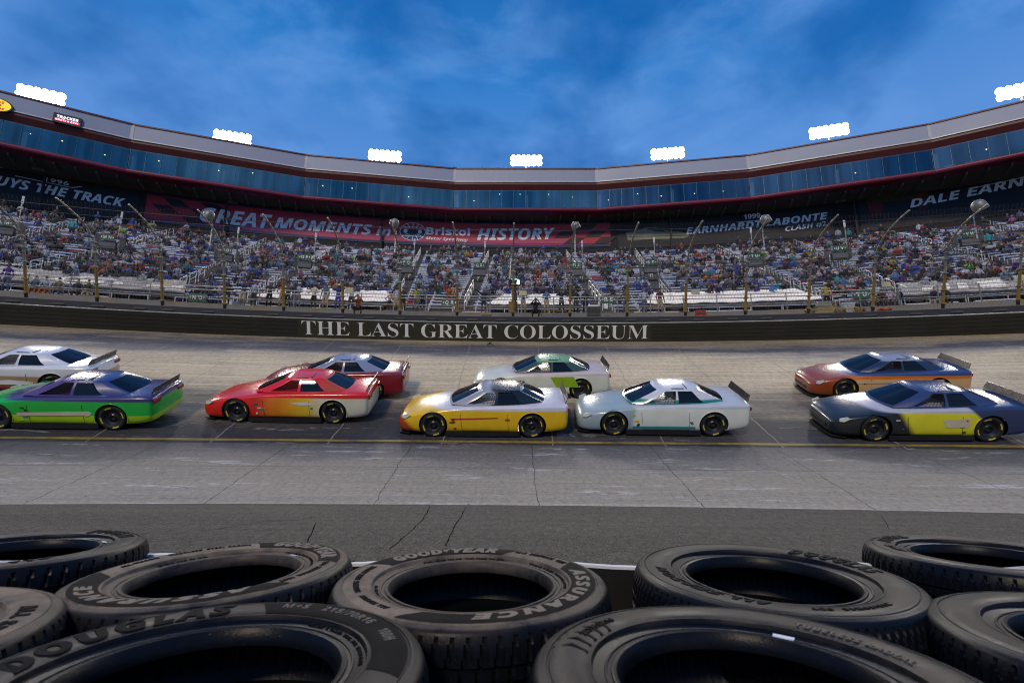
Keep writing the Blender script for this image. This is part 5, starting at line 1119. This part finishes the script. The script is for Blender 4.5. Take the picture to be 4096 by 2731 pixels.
def skeleton(pose, female=False, sleeves=True, shorts=False, fingers=False):
    N, E = {}, []
    def add(n, p, r, part, to=None):
        N[n] = (*p, r, part)
        if to: E.append((to, n))
    S = SHIRT; A = SHIRT if sleeves else SKIN; Lg = LEGS
    seat = pose.startswith('seat'); cr = pose == 'crouch'
    ph = 0.52 if seat else 0.42 if cr else 0.93
    ly = {'seat': 0.0, 'seat_lean': -0.22, 'seat_arms': -0.03, 'seat_phone': -0.08, 'crouch': -0.25, 'bend': -0.22}.get(pose, 0.0)
    add('pelvis', (0, 0, ph), (.155, .115), Lg)
    add('waist', (0, ly*.3, ph+.17), (.135, .10), S, 'pelvis'); add('chest', (0, ly*.75, ph+.36), (.165, .115), S, 'waist')
    add('upper', (0, ly*.95, ph+.47), (.13, .09), S, 'chest'); add('neck', (0, ly*1.05, ph+.56), .052, SKIN, 'upper')
    add('head', (0, ly*1.1-.015, ph+.66), (.070, .085), SKIN, 'neck'); add('crown', (0, ly*1.1-.005, ph+.755), (.074, .088), HAIR, 'head'); add('top', (0, ly*1.1, ph+.80), .05, HAIR, 'crown')
    add('nose', (0, ly*1.1-.105, ph+.675), .012, SKIN, 'head')
    for s, k in ((1, 'r'), (-1, 'l')):
        add('sh'+k, (s*.185, ly*.95, ph+.455), .062, S, 'upper')
        if pose in ('seat', 'seat_lean'): e_, w_ = (s*.25, ly-.07, ph+.22), (s*.13, ly-.30, ph+.10)
        elif pose == 'seat_arms': e_, w_ = (s*.27, -.05, ph+.21), (-s*.03, -.22, ph+.25)
        elif pose == 'seat_phone': e_, w_ = (s*.24, ly-.12, ph+.22), (s*.07, ly-.30, ph+.42)
        elif pose == 'arms_up': e_, w_ = (s*.36, -.08, ph+.40), (s*.30, -.22, ph+.62)
        elif pose == 'point': e_, w_ = ((s*.28, -.05, ph+.20), (s*.20, -.22, ph+.10)) if s > 0 else ((s*.40, -.10, ph+.58), (s*.62, -.14, ph+.76))
        elif pose == 'camera' or pose == 'crouch': e_, w_ = (s*.30, ly-.16, ph+.36), (s*.09, ly-.26, ph+.60)
        elif pose == 'folded': e_, w_ = (s*.27, -.05, ph+.20), (-s*.02, -.20, ph+.27)
        elif pose == 'rail': e_, w_ = (s*.30, -.10, ph+.20), (s*.24, -.34, ph+.14)
        elif pose == 'hips': e_, w_ = (s*.36, .05, ph+.22), (s*.19, -.04, ph+.10)
        else: e_, w_ = (s*.25, .0, ph+.20), (s*.24, -.10, ph-.03)
        add('el'+k, e_, .045, A, 'sh'+k); add('wr'+k, w_, .032, SKIN, 'el'+k)
        d = np.array(w_)-np.array(e_); d = d/np.linalg.norm(d); h = np.array(w_)+d*.07; add('ha'+k, tuple(h), (.036, .024), SKIN, 'wr'+k)
        if fingers:
            u = np.cross(d, (0, 0, 1.0)); u = u/(np.linalg.norm(u)+1e-6)
            for q, (off, ln) in enumerate(((-.026, .066), (-.009, .076), (.009, .072), (.026, .055))):
                b1 = h+d*ln*.55+u*off*1.15; b2 = h+d*ln*.95+u*off*1.2+np.array([0, 0, -.018]); add(f'f{q}{k}', tuple(b1), .0085, SKIN, 'ha'+k); add(f'g{q}{k}', tuple(b2), .0075, SKIN, f'f{q}{k}')
            b1 = np.array(w_)+d*.045-u*.045*s; add('th'+k, tuple(b1), .010, SKIN, 'wr'+k); add('tt'+k, tuple(b1+d*.03-u*.01*s), .008, SKIN, 'th'+k)
        add('hip'+k, (s*.095, -.01, ph-.03), .095, Lg, 'pelvis')
        low = SKIN if shorts else Lg
        if seat: add('kn'+k, (s*.13, -.44, ph-.02), .068, Lg, 'hip'+k); add('ca'+k, (s*.13, -.45, ph-.22), .058, low, 'kn'+k); add('an'+k, (s*.13, -.44, .08), .042, low, 'ca'+k); add('to'+k, (s*.14, -.58, .045), (.045, .035), SHOE, 'an'+k)
        elif cr: add('kn'+k, (s*.22, -.38, .50), .07, Lg, 'hip'+k); add('an'+k, (s*.17, -.10, .08), .045, low, 'kn'+k); add('to'+k, (s*.18, -.24, .04), .042, SHOE, 'an'+k)
        else:
            add('kn'+k, (s*.115, -.03, .50), .068, Lg, 'hip'+k); add('ca'+k, (s*.12, .005, .34), .058, low, 'kn'+k); add('an'+k, (s*.125, .02, .085), .042, low, 'ca'+k); add('to'+k, (s*.145, -.13, .04), (.048, .036), SHOE, 'an'+k)
    return N, E
skinm = bpy.data.materials.new('skin'); skinm.use_nodes = True
def ramp_by_random(m, cols, rough):
    nt = m.node_tree; L = nt.links; b = nt.nodes['Principled BSDF']; b.inputs['Roughness'].default_value = rough; oi = node(nt, 'ObjectInfo'); rp = node(nt, 'ValToRGB'); rp.color_ramp.interpolation = 'CONSTANT'; els = rp.color_ramp.elements
    while len(els) > 1: els.remove(els[-1])
    for i, c in enumerate(cols):
        e = els[0] if i == 0 else els.new(i/len(cols)); e.position = i/len(cols); e.color = (*c, 1)
    L.new(oi.outputs['Random'], rp.inputs[0]); L.new(rp.outputs[0], b.inputs['Base Color'])
ramp_by_random(skinm, [(.24, .15, .115), (.20, .12, .09), (.27, .175, .135), (.17, .10, .07), (.23, .14, .105), (.08, .045, .032)], 0.55)
legr = bpy.data.materials.new('trousers'); legr.use_nodes = True
ramp_by_random(legr, [(.03, .045, .09), (.02, .02, .022), (.05, .07, .12), (.22, .18, .12), (.07, .07, .075), (.03, .035, .05), (.10, .09, .08)], 0.8)
shirtm = mat('shirt_cloth', (1, 1, 1), 0.8, 0, 0.12, 9, objcol=True)
shoem = mat('shoes', (0.08, 0.08, 0.085), 0.6)
HAIRC = {'black cap': (.012, .012, .014), 'brown hair': (.035, .024, .018), 'fair hair': (.33, .23, .11), 'white cap': (.60, .60, .60), 'red cap': (.40, .03, .03), 'grey hair': (.24, .23, .22), 'blue cap': (.03, .07, .28), 'orange cap': (.60, .14, .02)}
HAIRM = {k: mat('hair_'+k.replace(' ', '_'), v, 0.7, 0, 0.1, 9) for k, v in HAIRC.items()}
SHIRTC = {'black': (.012, .013, .018), 'charcoal': (.035, .040, .055), 'navy': (.015, .022, .07), 'white': (.66, .67, .70), 'grey': (.19, .215, .27), 'royal blue': (.02, .07, .40), 'sky blue': (.10, .30, .62), 'red': (.42, .02, .025), 'maroon': (.14, .014, .03), 'teal': (.02, .26, .28), 'dark green': (.015, .075, .04), 'olive': (.10, .10, .05), 'orange': (.68, .14, .01), 'lime': (.34, .70, .06), 'yellow': (.66, .48, .04), 'pink': (.55, .16, .28), 'purple': (.12, .035, .26), 'salmon': (.60, .24, .17), 'turquoise': (.06, .48, .48), 'tan': (.36, .27, .17)}
WGT = {'black': 18, 'charcoal': 14, 'navy': 13, 'white': 16, 'grey': 13, 'royal blue': 6, 'sky blue': 5, 'red': 3.5, 'maroon': 2.5, 'teal': 2.5, 'dark green': 2, 'olive': 1.5, 'orange': 1.5, 'lime': 1, 'yellow': 1, 'pink': 1.3, 'purple': 1.5, 'salmon': .8, 'turquoise': 1.3, 'tan': .7}
SHIRTC = {k: tuple(c*(.58 if max(v) > .1 else .65)*q for c, q in zip(v, (.90, .99, 1.12))) for k, v in SHIRTC.items()}  # clothing dimmed and tinted blue: shade over the stand painted into the colours
SNAMES = list(SHIRTC); SW = np.array([WGT[s] for s in SNAMES], float); SW /= SW.sum()
HN = list(HAIRC); HW_ = np.array([24, 22, 10, 13, 4, 10, 5, 1.5]); HW_ = HW_/HW_.sum()
POSES = ['seat', 'seat_lean', 'seat_arms', 'seat_phone']
def person_mesh(pose, level, **k):
    V, F, mi = grow(*skeleton(pose, **k), level=level)
    return V, F, mi
def to_mesh(name, V, F, mi, hair):
    me = bpy.data.meshes.new(name); me.from_pydata([tuple(v) for v in V], [], F)
    for m in (skinm, shirtm, legr, hair, shoem): me.materials.append(m)
    me.polygons.foreach_set('material_index', mi); me.polygons.foreach_set('use_smooth', [True]*len(F)); me.update(); return me
def cap_geo(V, F, mi, head, r=.09):
    """a peak in front of the crown"""
    V = np.array(V); o = len(V); hx, hy, hz = head
    pk = [(hx+r*.85*sin(a), hy-.045-r*cos(a)*1.15, hz) for a in [x*pi/8-pi/2 for x in range(9)]]
    V2 = np.vstack([V, pk, [(x, y, z+.012) for x, y, z in pk]]); n = len(pk)
    F2 = list(F)+[tuple(o+i for i in range(n)), tuple(o+n+i for i in range(n))[::-1]]+[(o+i, o+n+i, o+n+i+1, o+i+1) for i in range(n-1)]
    return V2, F2, list(mi)+[HAIR]*(len(F2)-len(F))
LOW = {}
for p in POSES+['stand', 'folded']:
    for cp_ in (0, 1):
        V, F, mi = person_mesh(p, 0, shorts=(p in ('seat_lean', 'stand')), sleeves=(p != 'seat_arms'))
        if cp_:
            ph = 0.52 if p.startswith('seat') else 0.93; ly = {'seat_lean': -0.22, 'seat_arms': -.03, 'seat_phone': -.08}.get(p, 0); V, F, mi = cap_geo(V, F, mi, (0, ly*1.1, ph+.725))
        LOW[p, cp_] = (np.array(V), F, mi)
MID = {}
for p in POSES:
    for h in HN:
        V, F, mi = person_mesh(p, 1, shorts=(p == 'seat_lean'), sleeves=(p != 'seat_arms')) if (p, 'v') not in MID else MID[p, 'v']
        MID[p, 'v'] = (V, F, mi)
        if 'cap' in h: V, F, mi = cap_geo(V, F, mi, (0, {'seat_lean': -0.22, 'seat_arms': -.03, 'seat_phone': -.08}.get(p, 0)*1.1, .52+.725))
        MID[p, h] = to_mesh('spectator', V, F, mi, HAIRM[h])
# seats, nearest first
seats = []
for si, (sec, lf, rg, kind) in enumerate(SECT):
    for i in range(NROW):
        r, z = rowrz(i); rb = r+0.40; a, b = lf(rb)+(AISW+.35)/rb, rg(rb)-(AISW+.35)/rb
        n = int((b-a)*rb/0.52)
        if n < 1: continue
        for q in range(n):
            th = a+(b-a)*(q+.5)/n
            if i < 3 and tarped(degrees(th)): continue
            if i == 3 and tarped(degrees(th)) and random.random() < .3: continue
            # people sit in clusters, thinner high up and in the low empty rows
            cl = sin(th*61+i*.9)+sin(th*143-i*1.7)+sin(th*23+i*.31)
            occ = .50+.15*cl-(.18 if i < 3 else 0)-(.12 if i > 14 else 0)-(.06 if i > 23 else 0)
            if PORT-1 <= i <= PORT+1 and q in (0, n-1): continue
            if random.random() > occ: continue
            seats.append((r, z, th+random.uniform(-.06, .06)/rb, sec, i, q/n))
cand = []
for s in seats:
    p = pol(s[0]+.40, s[2], s[1]+.9); x, y = P(p); dist = np.linalg.norm(p-EYE)
    cand.append((dist if 0 < x < 4096 else 999, x, y, s))
cand.sort(key=lambda c: c[0])
NI = 275
def near_sign(sec):
    i = 'JKLMNOPQRSTUVWXYZ'.index(sec); l = 'JKLMNOPQRSTUVWXYZ'
    return f'between {l[i-1]}{sec} and {sec}{l[i+1]} signs'
rowname = lambda i: {0: 'front', 1: 'second', 2: 'third', 3: 'fourth', 4: 'fifth', 5: 'sixth', 6: 'seventh', 7: 'eighth', 8: 'ninth', 9: 'tenth'}.get(i, 'upper')
crowd = []
for n_, (dist, x, y, (r, z, th, sec, i, q)) in enumerate(cand):
    sh = SNAMES[RNG.choice(len(SNAMES), p=SW)]; h = HN[RNG.choice(len(HN), p=HW_)]
    if n_ < NI:
        pose = POSES[RNG.choice(4, p=[.36, .24, .22, .18])]
        o = link('spectator', MID[pose, h]); c = pol(r+.36, th, z); o.location = c; o.rotation_euler = (0, 0, -th+random.uniform(-.35, .35)); s_ = random.uniform(.90, 1.06); o.scale = (s_,)*3
        j = random.uniform(.8, 1.2); o.color = (*[min(1, v*j) for v in SHIRTC[sh]], 1)
        tag(o, f'spectator in {sh} shirt and {h}, {rowname(i)} row, {near_sign(sec)}', 'person', 'seated spectators in the lower rows')
    else: crowd.append((r, z, th, sh, h, i))
# the rest of the crowd, past the nearest few hundred
skc = [(.22, .14, .11), (.19, .115, .088), (.25, .165, .13), (.16, .095, .068), (.08, .045, .032)]; lgc = [(.03, .045, .09), (.02, .02, .022), (.05, .07, .12), (.22, .18, .12), (.07, .07, .075)]
VV, FF, CC, off = [], [], [], 0
for r, z, th, sh, h, i in crowd:
    st_ = random.random() < (.05 if i < 27 else .30)
    p = random.choice(['stand', 'folded']) if st_ else POSES[RNG.choice(4, p=[.36, .24, .22, .18])]
    V, F, mi = LOW[p, 1 if 'cap' in h else 0]; a = -th+random.uniform(-.4, .4); s_ = random.uniform(.9, 1.06)
    R_ = np.array([[cos(a), -sin(a), 0], [sin(a), cos(a), 0], [0, 0, 1]])*s_
    VV.append(V@R_.T+pol(r+(.05 if st_ else .36), th, z)); FF += [tuple(off+w for w in f) for f in F]; off += len(V)
    j = random.uniform(.75, 1.25); pal = [random.choice(skc), tuple(min(1, v*j) for v in SHIRTC[sh]), random.choice(lgc), HAIRC[h], (.08, .08, .085)]
    CC += [pal[k] for k in mi]
me = bpy.data.meshes.new('crowd'); me.from_pydata(np.vstack(VV).tolist(), [], FF)
at = me.attributes.new('cloth', 'FLOAT_COLOR', 'FACE'); at.data.foreach_set('color', np.hstack([np.array(CC), np.ones((len(CC), 1))]).astype(np.float32).ravel())
cm_ = bpy.data.materials.new('crowd_clothing'); cm_.use_nodes = True; an = node(cm_.node_tree, 'Attribute'); an.attribute_name = 'cloth'; _bb = cm_.node_tree.nodes['Principled BSDF']; _bb.inputs['Roughness'].default_value = .8; cm_.node_tree.links.new(an.outputs['Color'], _bb.inputs['Base Color'])
me.materials.append(cm_); me.polygons.foreach_set('use_smooth', [True]*len(FF)); me.update()
cr_ = link('crowd', me); tag(cr_, 'spectators filling the rows higher up the stand in mixed clothing', 'crowd', kind='stuff')
print('people', len(seats), 'faces', len(FF))

# people at the front rail, one by one
def pmat(n, c): return mat('cloth_'+n, c, 0.8, 0, 0.15, 7, 0.2, 20)
CLO = {**SHIRTC, 'khaki': (.33, .26, .16), 'jeans': (.05, .075, .14), 'cream': (.58, .52, .38), 'grey_jeans': (.13, .13, .14), 'violet blue': (.05, .035, .24), 'skin': (.42, .24, .17)}
FRONT = [  # px, pose, shirt, trousers, hair, shorts, sleeves, label
 (10, 'stand', 'purple', 'jeans', 'brown hair', 0, 1, 'person in purple top standing at the picture edge behind the front railing'),
 (905, 'stand', 'black', 'black', 'black cap', 0, 1, 'person in black standing beside a bench draped with a white towel'),
 (970, 'arms_up', 'navy', 'khaki', 'brown hair', 1, 1, 'person in navy shirt and shorts with both hands raised at the rail'),
 (1014, 'rail', 'white', 'charcoal', 'blue cap', 0, 1, 'person in white shirt and dark trousers leaning on the rail beside the black jacket'),
 (1076, 'rail', 'charcoal', 'black', 'white cap', 0, 1, 'person in black jacket and pale cap leaning wide on the rail'),
 (1127, 'hips', 'orange', 'khaki', 'brown hair', 1, 1, 'person in orange shirt and khaki shorts behind a yellow footed fence pole'),
 (1150, 'folded', 'olive', 'black', 'black cap', 0, 1, 'person in olive and dark cap just behind the orange shirt'),
 (1175, 'stand', 'navy', 'jeans', 'blue cap', 0, 1, 'person in navy shirt and blue cap behind the white tank top'),
 (1192, 'folded', 'white', 'grey_jeans', 'white cap', 0, 0, 'person in white tank top, white cap and grey jeans with folded arms'),
 (1255, 'rail', 'cream', 'black', 'brown hair', 1, 1, 'person in cream sweatshirt and black shorts at the rail'),
 (1300, 'stand', 'grey', 'khaki', 'brown hair', 1, 1, 'person in grey shirt and pale shorts standing straight'),
 (1352, 'camera', 'royal blue', 'violet blue', 'white cap', 0, 1, 'person all in blue and violet raising a camera to the face'),
 (1405, 'camera', 'white', 'charcoal', 'brown hair', 0, 0, 'person in white tank top and dark jeans under the pale notice board'),
 (1559, 'hips', 'skin', 'black', 'red cap', 1, 0, 'bare chested small person in black shorts with red ear muffs'),
 (1588, 'stand', 'white', 'khaki', 'brown hair', 1, 1, 'person in white shirt and khaki shorts beside the bare chested one'),
 (1612, 'stand', 'charcoal', 'black', 'blue cap', 0, 1, 'person in dark clothes and blue cap left of the yellow shirted one'),
 (1663, 'rail', 'yellow', 'grey_jeans', 'grey hair', 1, 1, 'person in yellow and olive shirt and grey shorts at the rail'),
 (1690, 'folded', 'grey', 'black', 'black cap', 1, 1, 'person in pale grey long sleeves with folded arms beside the yellow shirt'),
 (1935, 'point', 'black', 'charcoal', 'grey hair', 1, 1, 'grey haired person in black pointing with a raised arm before a tarp'),
 (2093, 'folded', 'sky blue', 'khaki', 'fair hair', 0, 1, 'fair haired person in bright blue shirt and khaki beside the fence cabinet'),
 (2186, 'folded', 'sky blue', 'khaki', 'black cap', 0, 1, 'person in bright blue shirt and dark cap inside the yellow frame'),
 (2246, 'camera', 'navy', 'black', 'black cap', 0, 1, 'person in navy at the end of the yellow frame'),
 (2303, 'stand', 'black', 'charcoal', 'brown hair', 0, 1, 'person in black beyond the yellow frame'),
 (2342, 'folded', 'charcoal', 'black', 'grey hair', 0, 1, 'person in charcoal near the cream tarp end by the R S sign'),
 (2503, 'hips', 'olive', 'jeans', 'brown hair', 0, 1, 'person in olive half hidden by a fence pole past the R S sign'),
 (2577, 'hips', 'white', 'jeans', 'grey hair', 0, 1, 'person in striped white shirt and jeans at the end of the long tarp'),
 (2640, 'stand', 'maroon', 'khaki', 'brown hair', 1, 1, 'person in maroon shirt and shorts below the long plain tarp'),
 (3307, 'stand', 'yellow', 'black', 'white cap', 0, 1, 'track worker in yellow and black vest behind the floodlight case'),
]
PM = {}
for px, pose, sh, tr, hr_, short, slv, lb in FRONT:
    hh = 1.71 if 'small' not in lb else 1.35
    r = 99.0; th = th_of(at_r(px, 1200, r)); c = pol(r, th, 8.86)
    V, F, mi = person_mesh(pose, 1, shorts=bool(short), sleeves=bool(slv), fingers=True)
    body = [k for k, m in enumerate(mi) if m != HAIR]
    e = bpy.data.meshes.new('person'); e.from_pydata([tuple(v) for v in V], [], F)
    for m in (skinm, pmat(sh.replace(' ', '_'), CLO[sh]), pmat(tr.replace(' ', '_'), CLO[tr]), HAIRM[hr_], shoem): e.materials.append(m)
    e.polygons.foreach_set('material_index', mi); e.polygons.foreach_set('use_smooth', [True]*len(F)); e.update()
    o = link('person', e); o.location = c; sc_ = hh/1.74; o.scale = (sc_,)*3; o.rotation_euler = (0, 0, -th+random.uniform(-.3, .3)); tag(o, lb, 'person')
    if 'cap' in hr_:
        ly = 0.0; v2, f2, m2 = cap_geo(np.zeros((0, 3)), [], [], (0, 0, .93+.725)); b = MB(); b.add(v2, f2); 
        prof = [(.098, .0), (.10, .03), (.085, .085), (.05, .115), (.001, .122)]; b.lathe(prof, 14, c=(0, -.005, .93+.715)); b.build('cap', HAIRM[hr_], o, smooth=True)
    else:
        b = MB(); b.lathe([(.094, -.02), (.101, .03), (.09, .085), (.05, .118), (.001, .126)], 14, c=(0, .012, .93+.70)); b.build('hair', HAIRM[hr_], o, smooth=True)
# crouching photographers on the wall top
for px, py, sh, tr, lb in ((1433, 1248, 'orange', 'black', 'photographer in orange and black crouching behind the wall with a black camera'), (2142, 1262, 'black', 'black', 'person in black leaning over the wall with arms on the coping')):
    r = 97.0; th = th_of(at_r(px, py, r)); V, F, mi = person_mesh('crouch', 1, fingers=True); o = bpy.data.meshes.new('person'); o.from_pydata([tuple(v) for v in V], [], F)
    for m in (skinm, pmat(sh, CLO[sh]), pmat(tr, CLO[tr]), HAIRM['black cap' if sh == 'orange' else 'brown hair'], shoem): o.materials.append(m)
    o.polygons.foreach_set('material_index', mi); o.polygons.foreach_set('use_smooth', [True]*len(F)); o.update()
    p = link('person', o); p.location = pol(r, th, 8.15); p.rotation_euler = (0, 0, -th); tag(p, lb, 'person')
# a few who sit on benches in front of the printed tarps
for px, sh, tr, lb in ((147, 'grey', 'orange', 'seated person in grey shirt, orange trousers and bright blue cap below the printed tarp'), (188, 'white', 'orange', 'seated person in pale shirt and orange trousers, second from the fence pole'), (242, 'tan', 'jeans', 'seated person in tan shirt with forearms on the rail below the printed tarp'), (317, 'charcoal', 'black', 'seated person in dark grey holding a red cup below the printed tarp'), (359, 'olive', 'khaki', 'seated person in olive bending forward beside a fence pole'), (3728, 'navy', 'khaki', 'seated person in navy shirt under the far printed tarp'), (3772, 'charcoal', 'black', 'seated person in dark clothes beside the navy shirt under the far tarp')):
    r = 100.0; th = th_of(at_r(px, 1170, r)); V, F, mi = person_mesh('seat_lean', 1, fingers=True); o = bpy.data.meshes.new('person'); o.from_pydata([tuple(v) for v in V], [], F)
    for m in (skinm, pmat(sh, CLO[sh]), pmat(tr, CLO[tr]), HAIRM['blue cap' if 'blue' in lb else 'brown hair'], shoem): o.materials.append(m)
    o.polygons.foreach_set('material_index', mi); o.polygons.foreach_set('use_smooth', [True]*len(F)); o.update()
    p = link('person', o); p.location = pol(r, th, 8.90); p.rotation_euler = (0, 0, -th); tag(p, lb, 'person')
# loose benches on the walkway
for px, w, lb in ((120, 2.6, 'white bench behind the railing under seated people'), (330, 2.4, 'white bench behind the railing near the tarp end'), (1000, 2.6, 'white bench behind the person in black jacket'), (1200, 3.2, 'white bench behind the white tank top'), (1330, 2.4, 'white bench behind the person in blue with camera'), (1905, 1.8, 'short white bench beside the pointing person'), (2330, 1.6, 'short white bench past the yellow frame'), (2625, 2.8, 'white bench under the long plain tarp start'), (2890, 3.4, 'white bench under the sagging end of the long tarp'), (3730, 2.6, 'white bench under the far printed tarp'), (3990, 2.0, 'white bench at the far edge of the picture')):
    th = th_of(at_r(px, 1215, 99.9)); e = empty('bench_seat', tuple(pol(100.05, th, 8.86)), (0, 0, -th)); tag(e, lb, 'bench', 'white benches on the walkway')
    b = MB(); b.box((0, 0, .43), (w, .28, .05)); b.build('seat', WHITEP, e)
    for sg in (-1, 1):
        b = MB(); b.box((sg*(w/2-.2), 0, .2), (.07, .26, .41)); b.build('leg', WHITEP, e)

# ------------------------------------------------------------------ gear along the fence
th = th_of(at_r(2055, 1130, 95.2)); e = empty('caution_lamp', tuple(at_r(2055, 1131, 95.2)), (0, 0, -th)); tag(e, 'black caution lamp box glowing green on a fence pole', 'signal lamp')
b = MB(); b.box((-.05, 0, 0), (.42, .3, .24), 0, taper=1.15); b.build('housing', BLACKP, e)
b = MB(); b.box((.24, -.05, .03), (.16, .2, .2)); b.box((0.05, -.02, .145), (.36, .26, .03)); b.build('lit_face', mat('green_lit_face', (.3, 1, .5), .4, emit=4.0, ecol=(.55, 1.0, .6)), e)
b = MB(); b.box((.06, -.03, -.35), (.16, .16, .3)); b.box((.1, -.03, -.8), (.2, .2, .42)); b.tube([(.1, .05, -.3), (.1, .05, -1.4)], .03, 6); b.build('control_box', BLACKP, e)
b = MB(); b.tube([(-.25, .1, -.1), (-.16, .3, 1.6)], .03, 6); b.build('antenna_arm', STEEL, e)
c = at_r(2052, 1228, 95.9); th = th_of(c); b = MB(); b.box((0, 0, 0), (.5, .2, .62)); o = b.build('fence_cabinet', YELLOW); o.location = c; o.rotation_euler = (0, 0, -th); tag(o, 'yellow cabinet on the foot of the fence pole below the caution lamp', 'cabinet')
e = empty('yellow_frame', tuple(pol(97.4, th_of(at_r(2215, 1240, 97.4)), 8.3)), (0, 0, -th_of(at_r(2215, 1240, 97.4)))); tag(e, 'low yellow pipe frame around two people at the wall', 'barrier frame')
b = MB(); b.tube([(-.72, 0, 0), (-.72, 0, 1.0), (.72, 0, 1.0), (.72, 0, 0)], .022, 6); b.tube([(-.72, 0, .45), (.72, 0, .45)], .022, 6); b.build('pipe_frame', YELLOW, e)
th = th_of(at_r(2374, 1250, 97.2)); e = empty('equipment_table', tuple(pol(97.2, th, 8.25)), (0, 0, -th)); tag(e, 'dark equipment box with pale papers on top behind the wall', 'equipment')
b = MB(); b.box((0, 0, .35), (.75, .45, .62)); b.build('box', mat('olive_case', (.035, .035, .025), .6, 0, .2, 4), e)
b = MB(); b.box((-.02, -.02, .71), (.62, .36, .10)); b.box((.75, .2, .78), (.24, .1, .3)); b.build('paper_stack', WHITEP, e)
c = at_r(2802, 1256, 97.4); b = MB(); b.box((0, 0, 0), (.62, .35, .42), 0, taper=.86); b.box((0, -.178, .02), (.5, .01, .07), 1); o = b.build('gear_bag', [redg, BLACKP]); o.location = c; o.rotation_euler = (0, 0, -th_of(c)); tag(o, 'red gear bag lying behind the wall below the long tarp', 'bag')
# floodlight case, crates, hoses at the far part of the wall
c = at_r(3300, 1235, 97.0); th = th_of(c); e = empty('wooden_crate', tuple(c), (0, 0, -th)); tag(e, 'yellowish wooden crate behind the wall under a grey floodlight case', 'crate')
b = MB(); b.box((0, 0, -.1), (.95, .5, .36)); b.box((0, -.26, -.1), (.06, .02, .36)); b.build('box', mat('yellow_wood', (.40, .29, .11), .7, 0, .25, 6), e); b = MB(); b.box((0, 0, .10), (1.0, .55, .05)); b.build('lid', mat('yellow_wood_dark', (.28, .2, .08), .7), e)
b = MB(); b.box((0, 0, 0), (.72, .4, .26), 0, taper=.85); o = b.build('grey_case', mat('grey_plastic', (.28, .29, .30), .5, 0, .1, 4)); o.location = c+np.array([-.05, 0, .26]); o.rotation_euler = (0, 0, -th); tag(o, 'grey plastic case resting on the wooden crate', 'case')
c = at_r(3392, 1235, 97.0); b = MB(); b.box((0, 0, 0), (.55, .4, .50)); b.box((0, 0, .27), (.58, .43, .05), 1); o = b.build('cooler_box', [mat('dirty_white_box', (.46, .45, .38), .6, 0, .15, 4), WHITEP]); o.location = c; o.rotation_euler = (0, 0, -th); tag(o, 'dirty white cooler box beside coiled yellow hose', 'cooler')
for px, py, colr, n_, lb in ((3362, 1247, YELLOW, 4, 'yellow hose coiled between the crate and the cooler box'), (3440, 1244, YELLOW, 5, 'yellow hose coil past the cooler box'), (1945, 1268, YELLOW, 4, 'bright yellow cable heaped behind the wall by the short bench'), (3240, 1252, YELLOW, 4, 'yellow and black cable heap before the wooden crate')):
    c = at_r(px, py, 96.6); b = MB(); pts = [(.26*cos(a*.5)*(1+.15*sin(a*1.7)), .16*sin(a*.5), .03*(a/12)+.06*sin(a*.9)) for a in range(n_*13)]; b.tube(pts, .028, 6); o = b.build('hose_coil', colr); o.location = c; tag(o, lb, 'hose')
c = at_r(3538, 1238, 97.0); b = MB(); pts = [(.3*cos(a*pi/12), .2*sin(a*pi/12), .03*sin(a)) for a in range(25)]; b.tube(pts, .075, 8); b.lathe([(.001, .10), (.16, .09), (.25, .02), (.25, -.03)], 14); o = b.build('safety_float', mat('orange_plastic', (.75, .13, .01), .5)); o.location = c; tag(o, 'orange plastic bundle on the wall top', 'bundle')
c = at_r(918, 1213, 99.6); b = MB(); 
V = [(u*.42, -.15+.02*sin(u*9), .5-.42*v-.02*cos(u*7)) if v > 0 else (u*.42, .12*(1 if True else 0), .5) for v in (0, .001, .5, 1) for u in [x/6-1 for x in range(13)]]
b.add(V, [(r_*13+i, r_*13+i+1, (r_+1)*13+i+1, (r_+1)*13+i) for r_ in range(3) for i in range(12)]); o = b.build('towel', WHITEP); o.location = pol(99.75, th_of(c), 8.90); o.rotation_euler = (0, 0, -th_of(c)); tag(o, 'white towel hanging over a bench edge beside the person in black', 'towel')
# small black camera tripod on the track edge
c = on_track(1960, 1385); e = empty('ground_microphone', tuple(c), (0, 0, 0)); tag(e, 'small black tripod standing on the track just below the banner', 'tripod')
for k in range(3):
    b = MB(); a = k*2*pi/3; b.tube([(0, 0, .14), (.30*cos(a), .22*sin(a), .01-.09*sin(a) if sin(a) < 0 else .01+.09*sin(a))], .014, 5); b.build('leg', BLACKP, e)
b = MB(); b.box((0, 0, .17), (.14, .1, .08)); b.build('head', BLACKP, e)
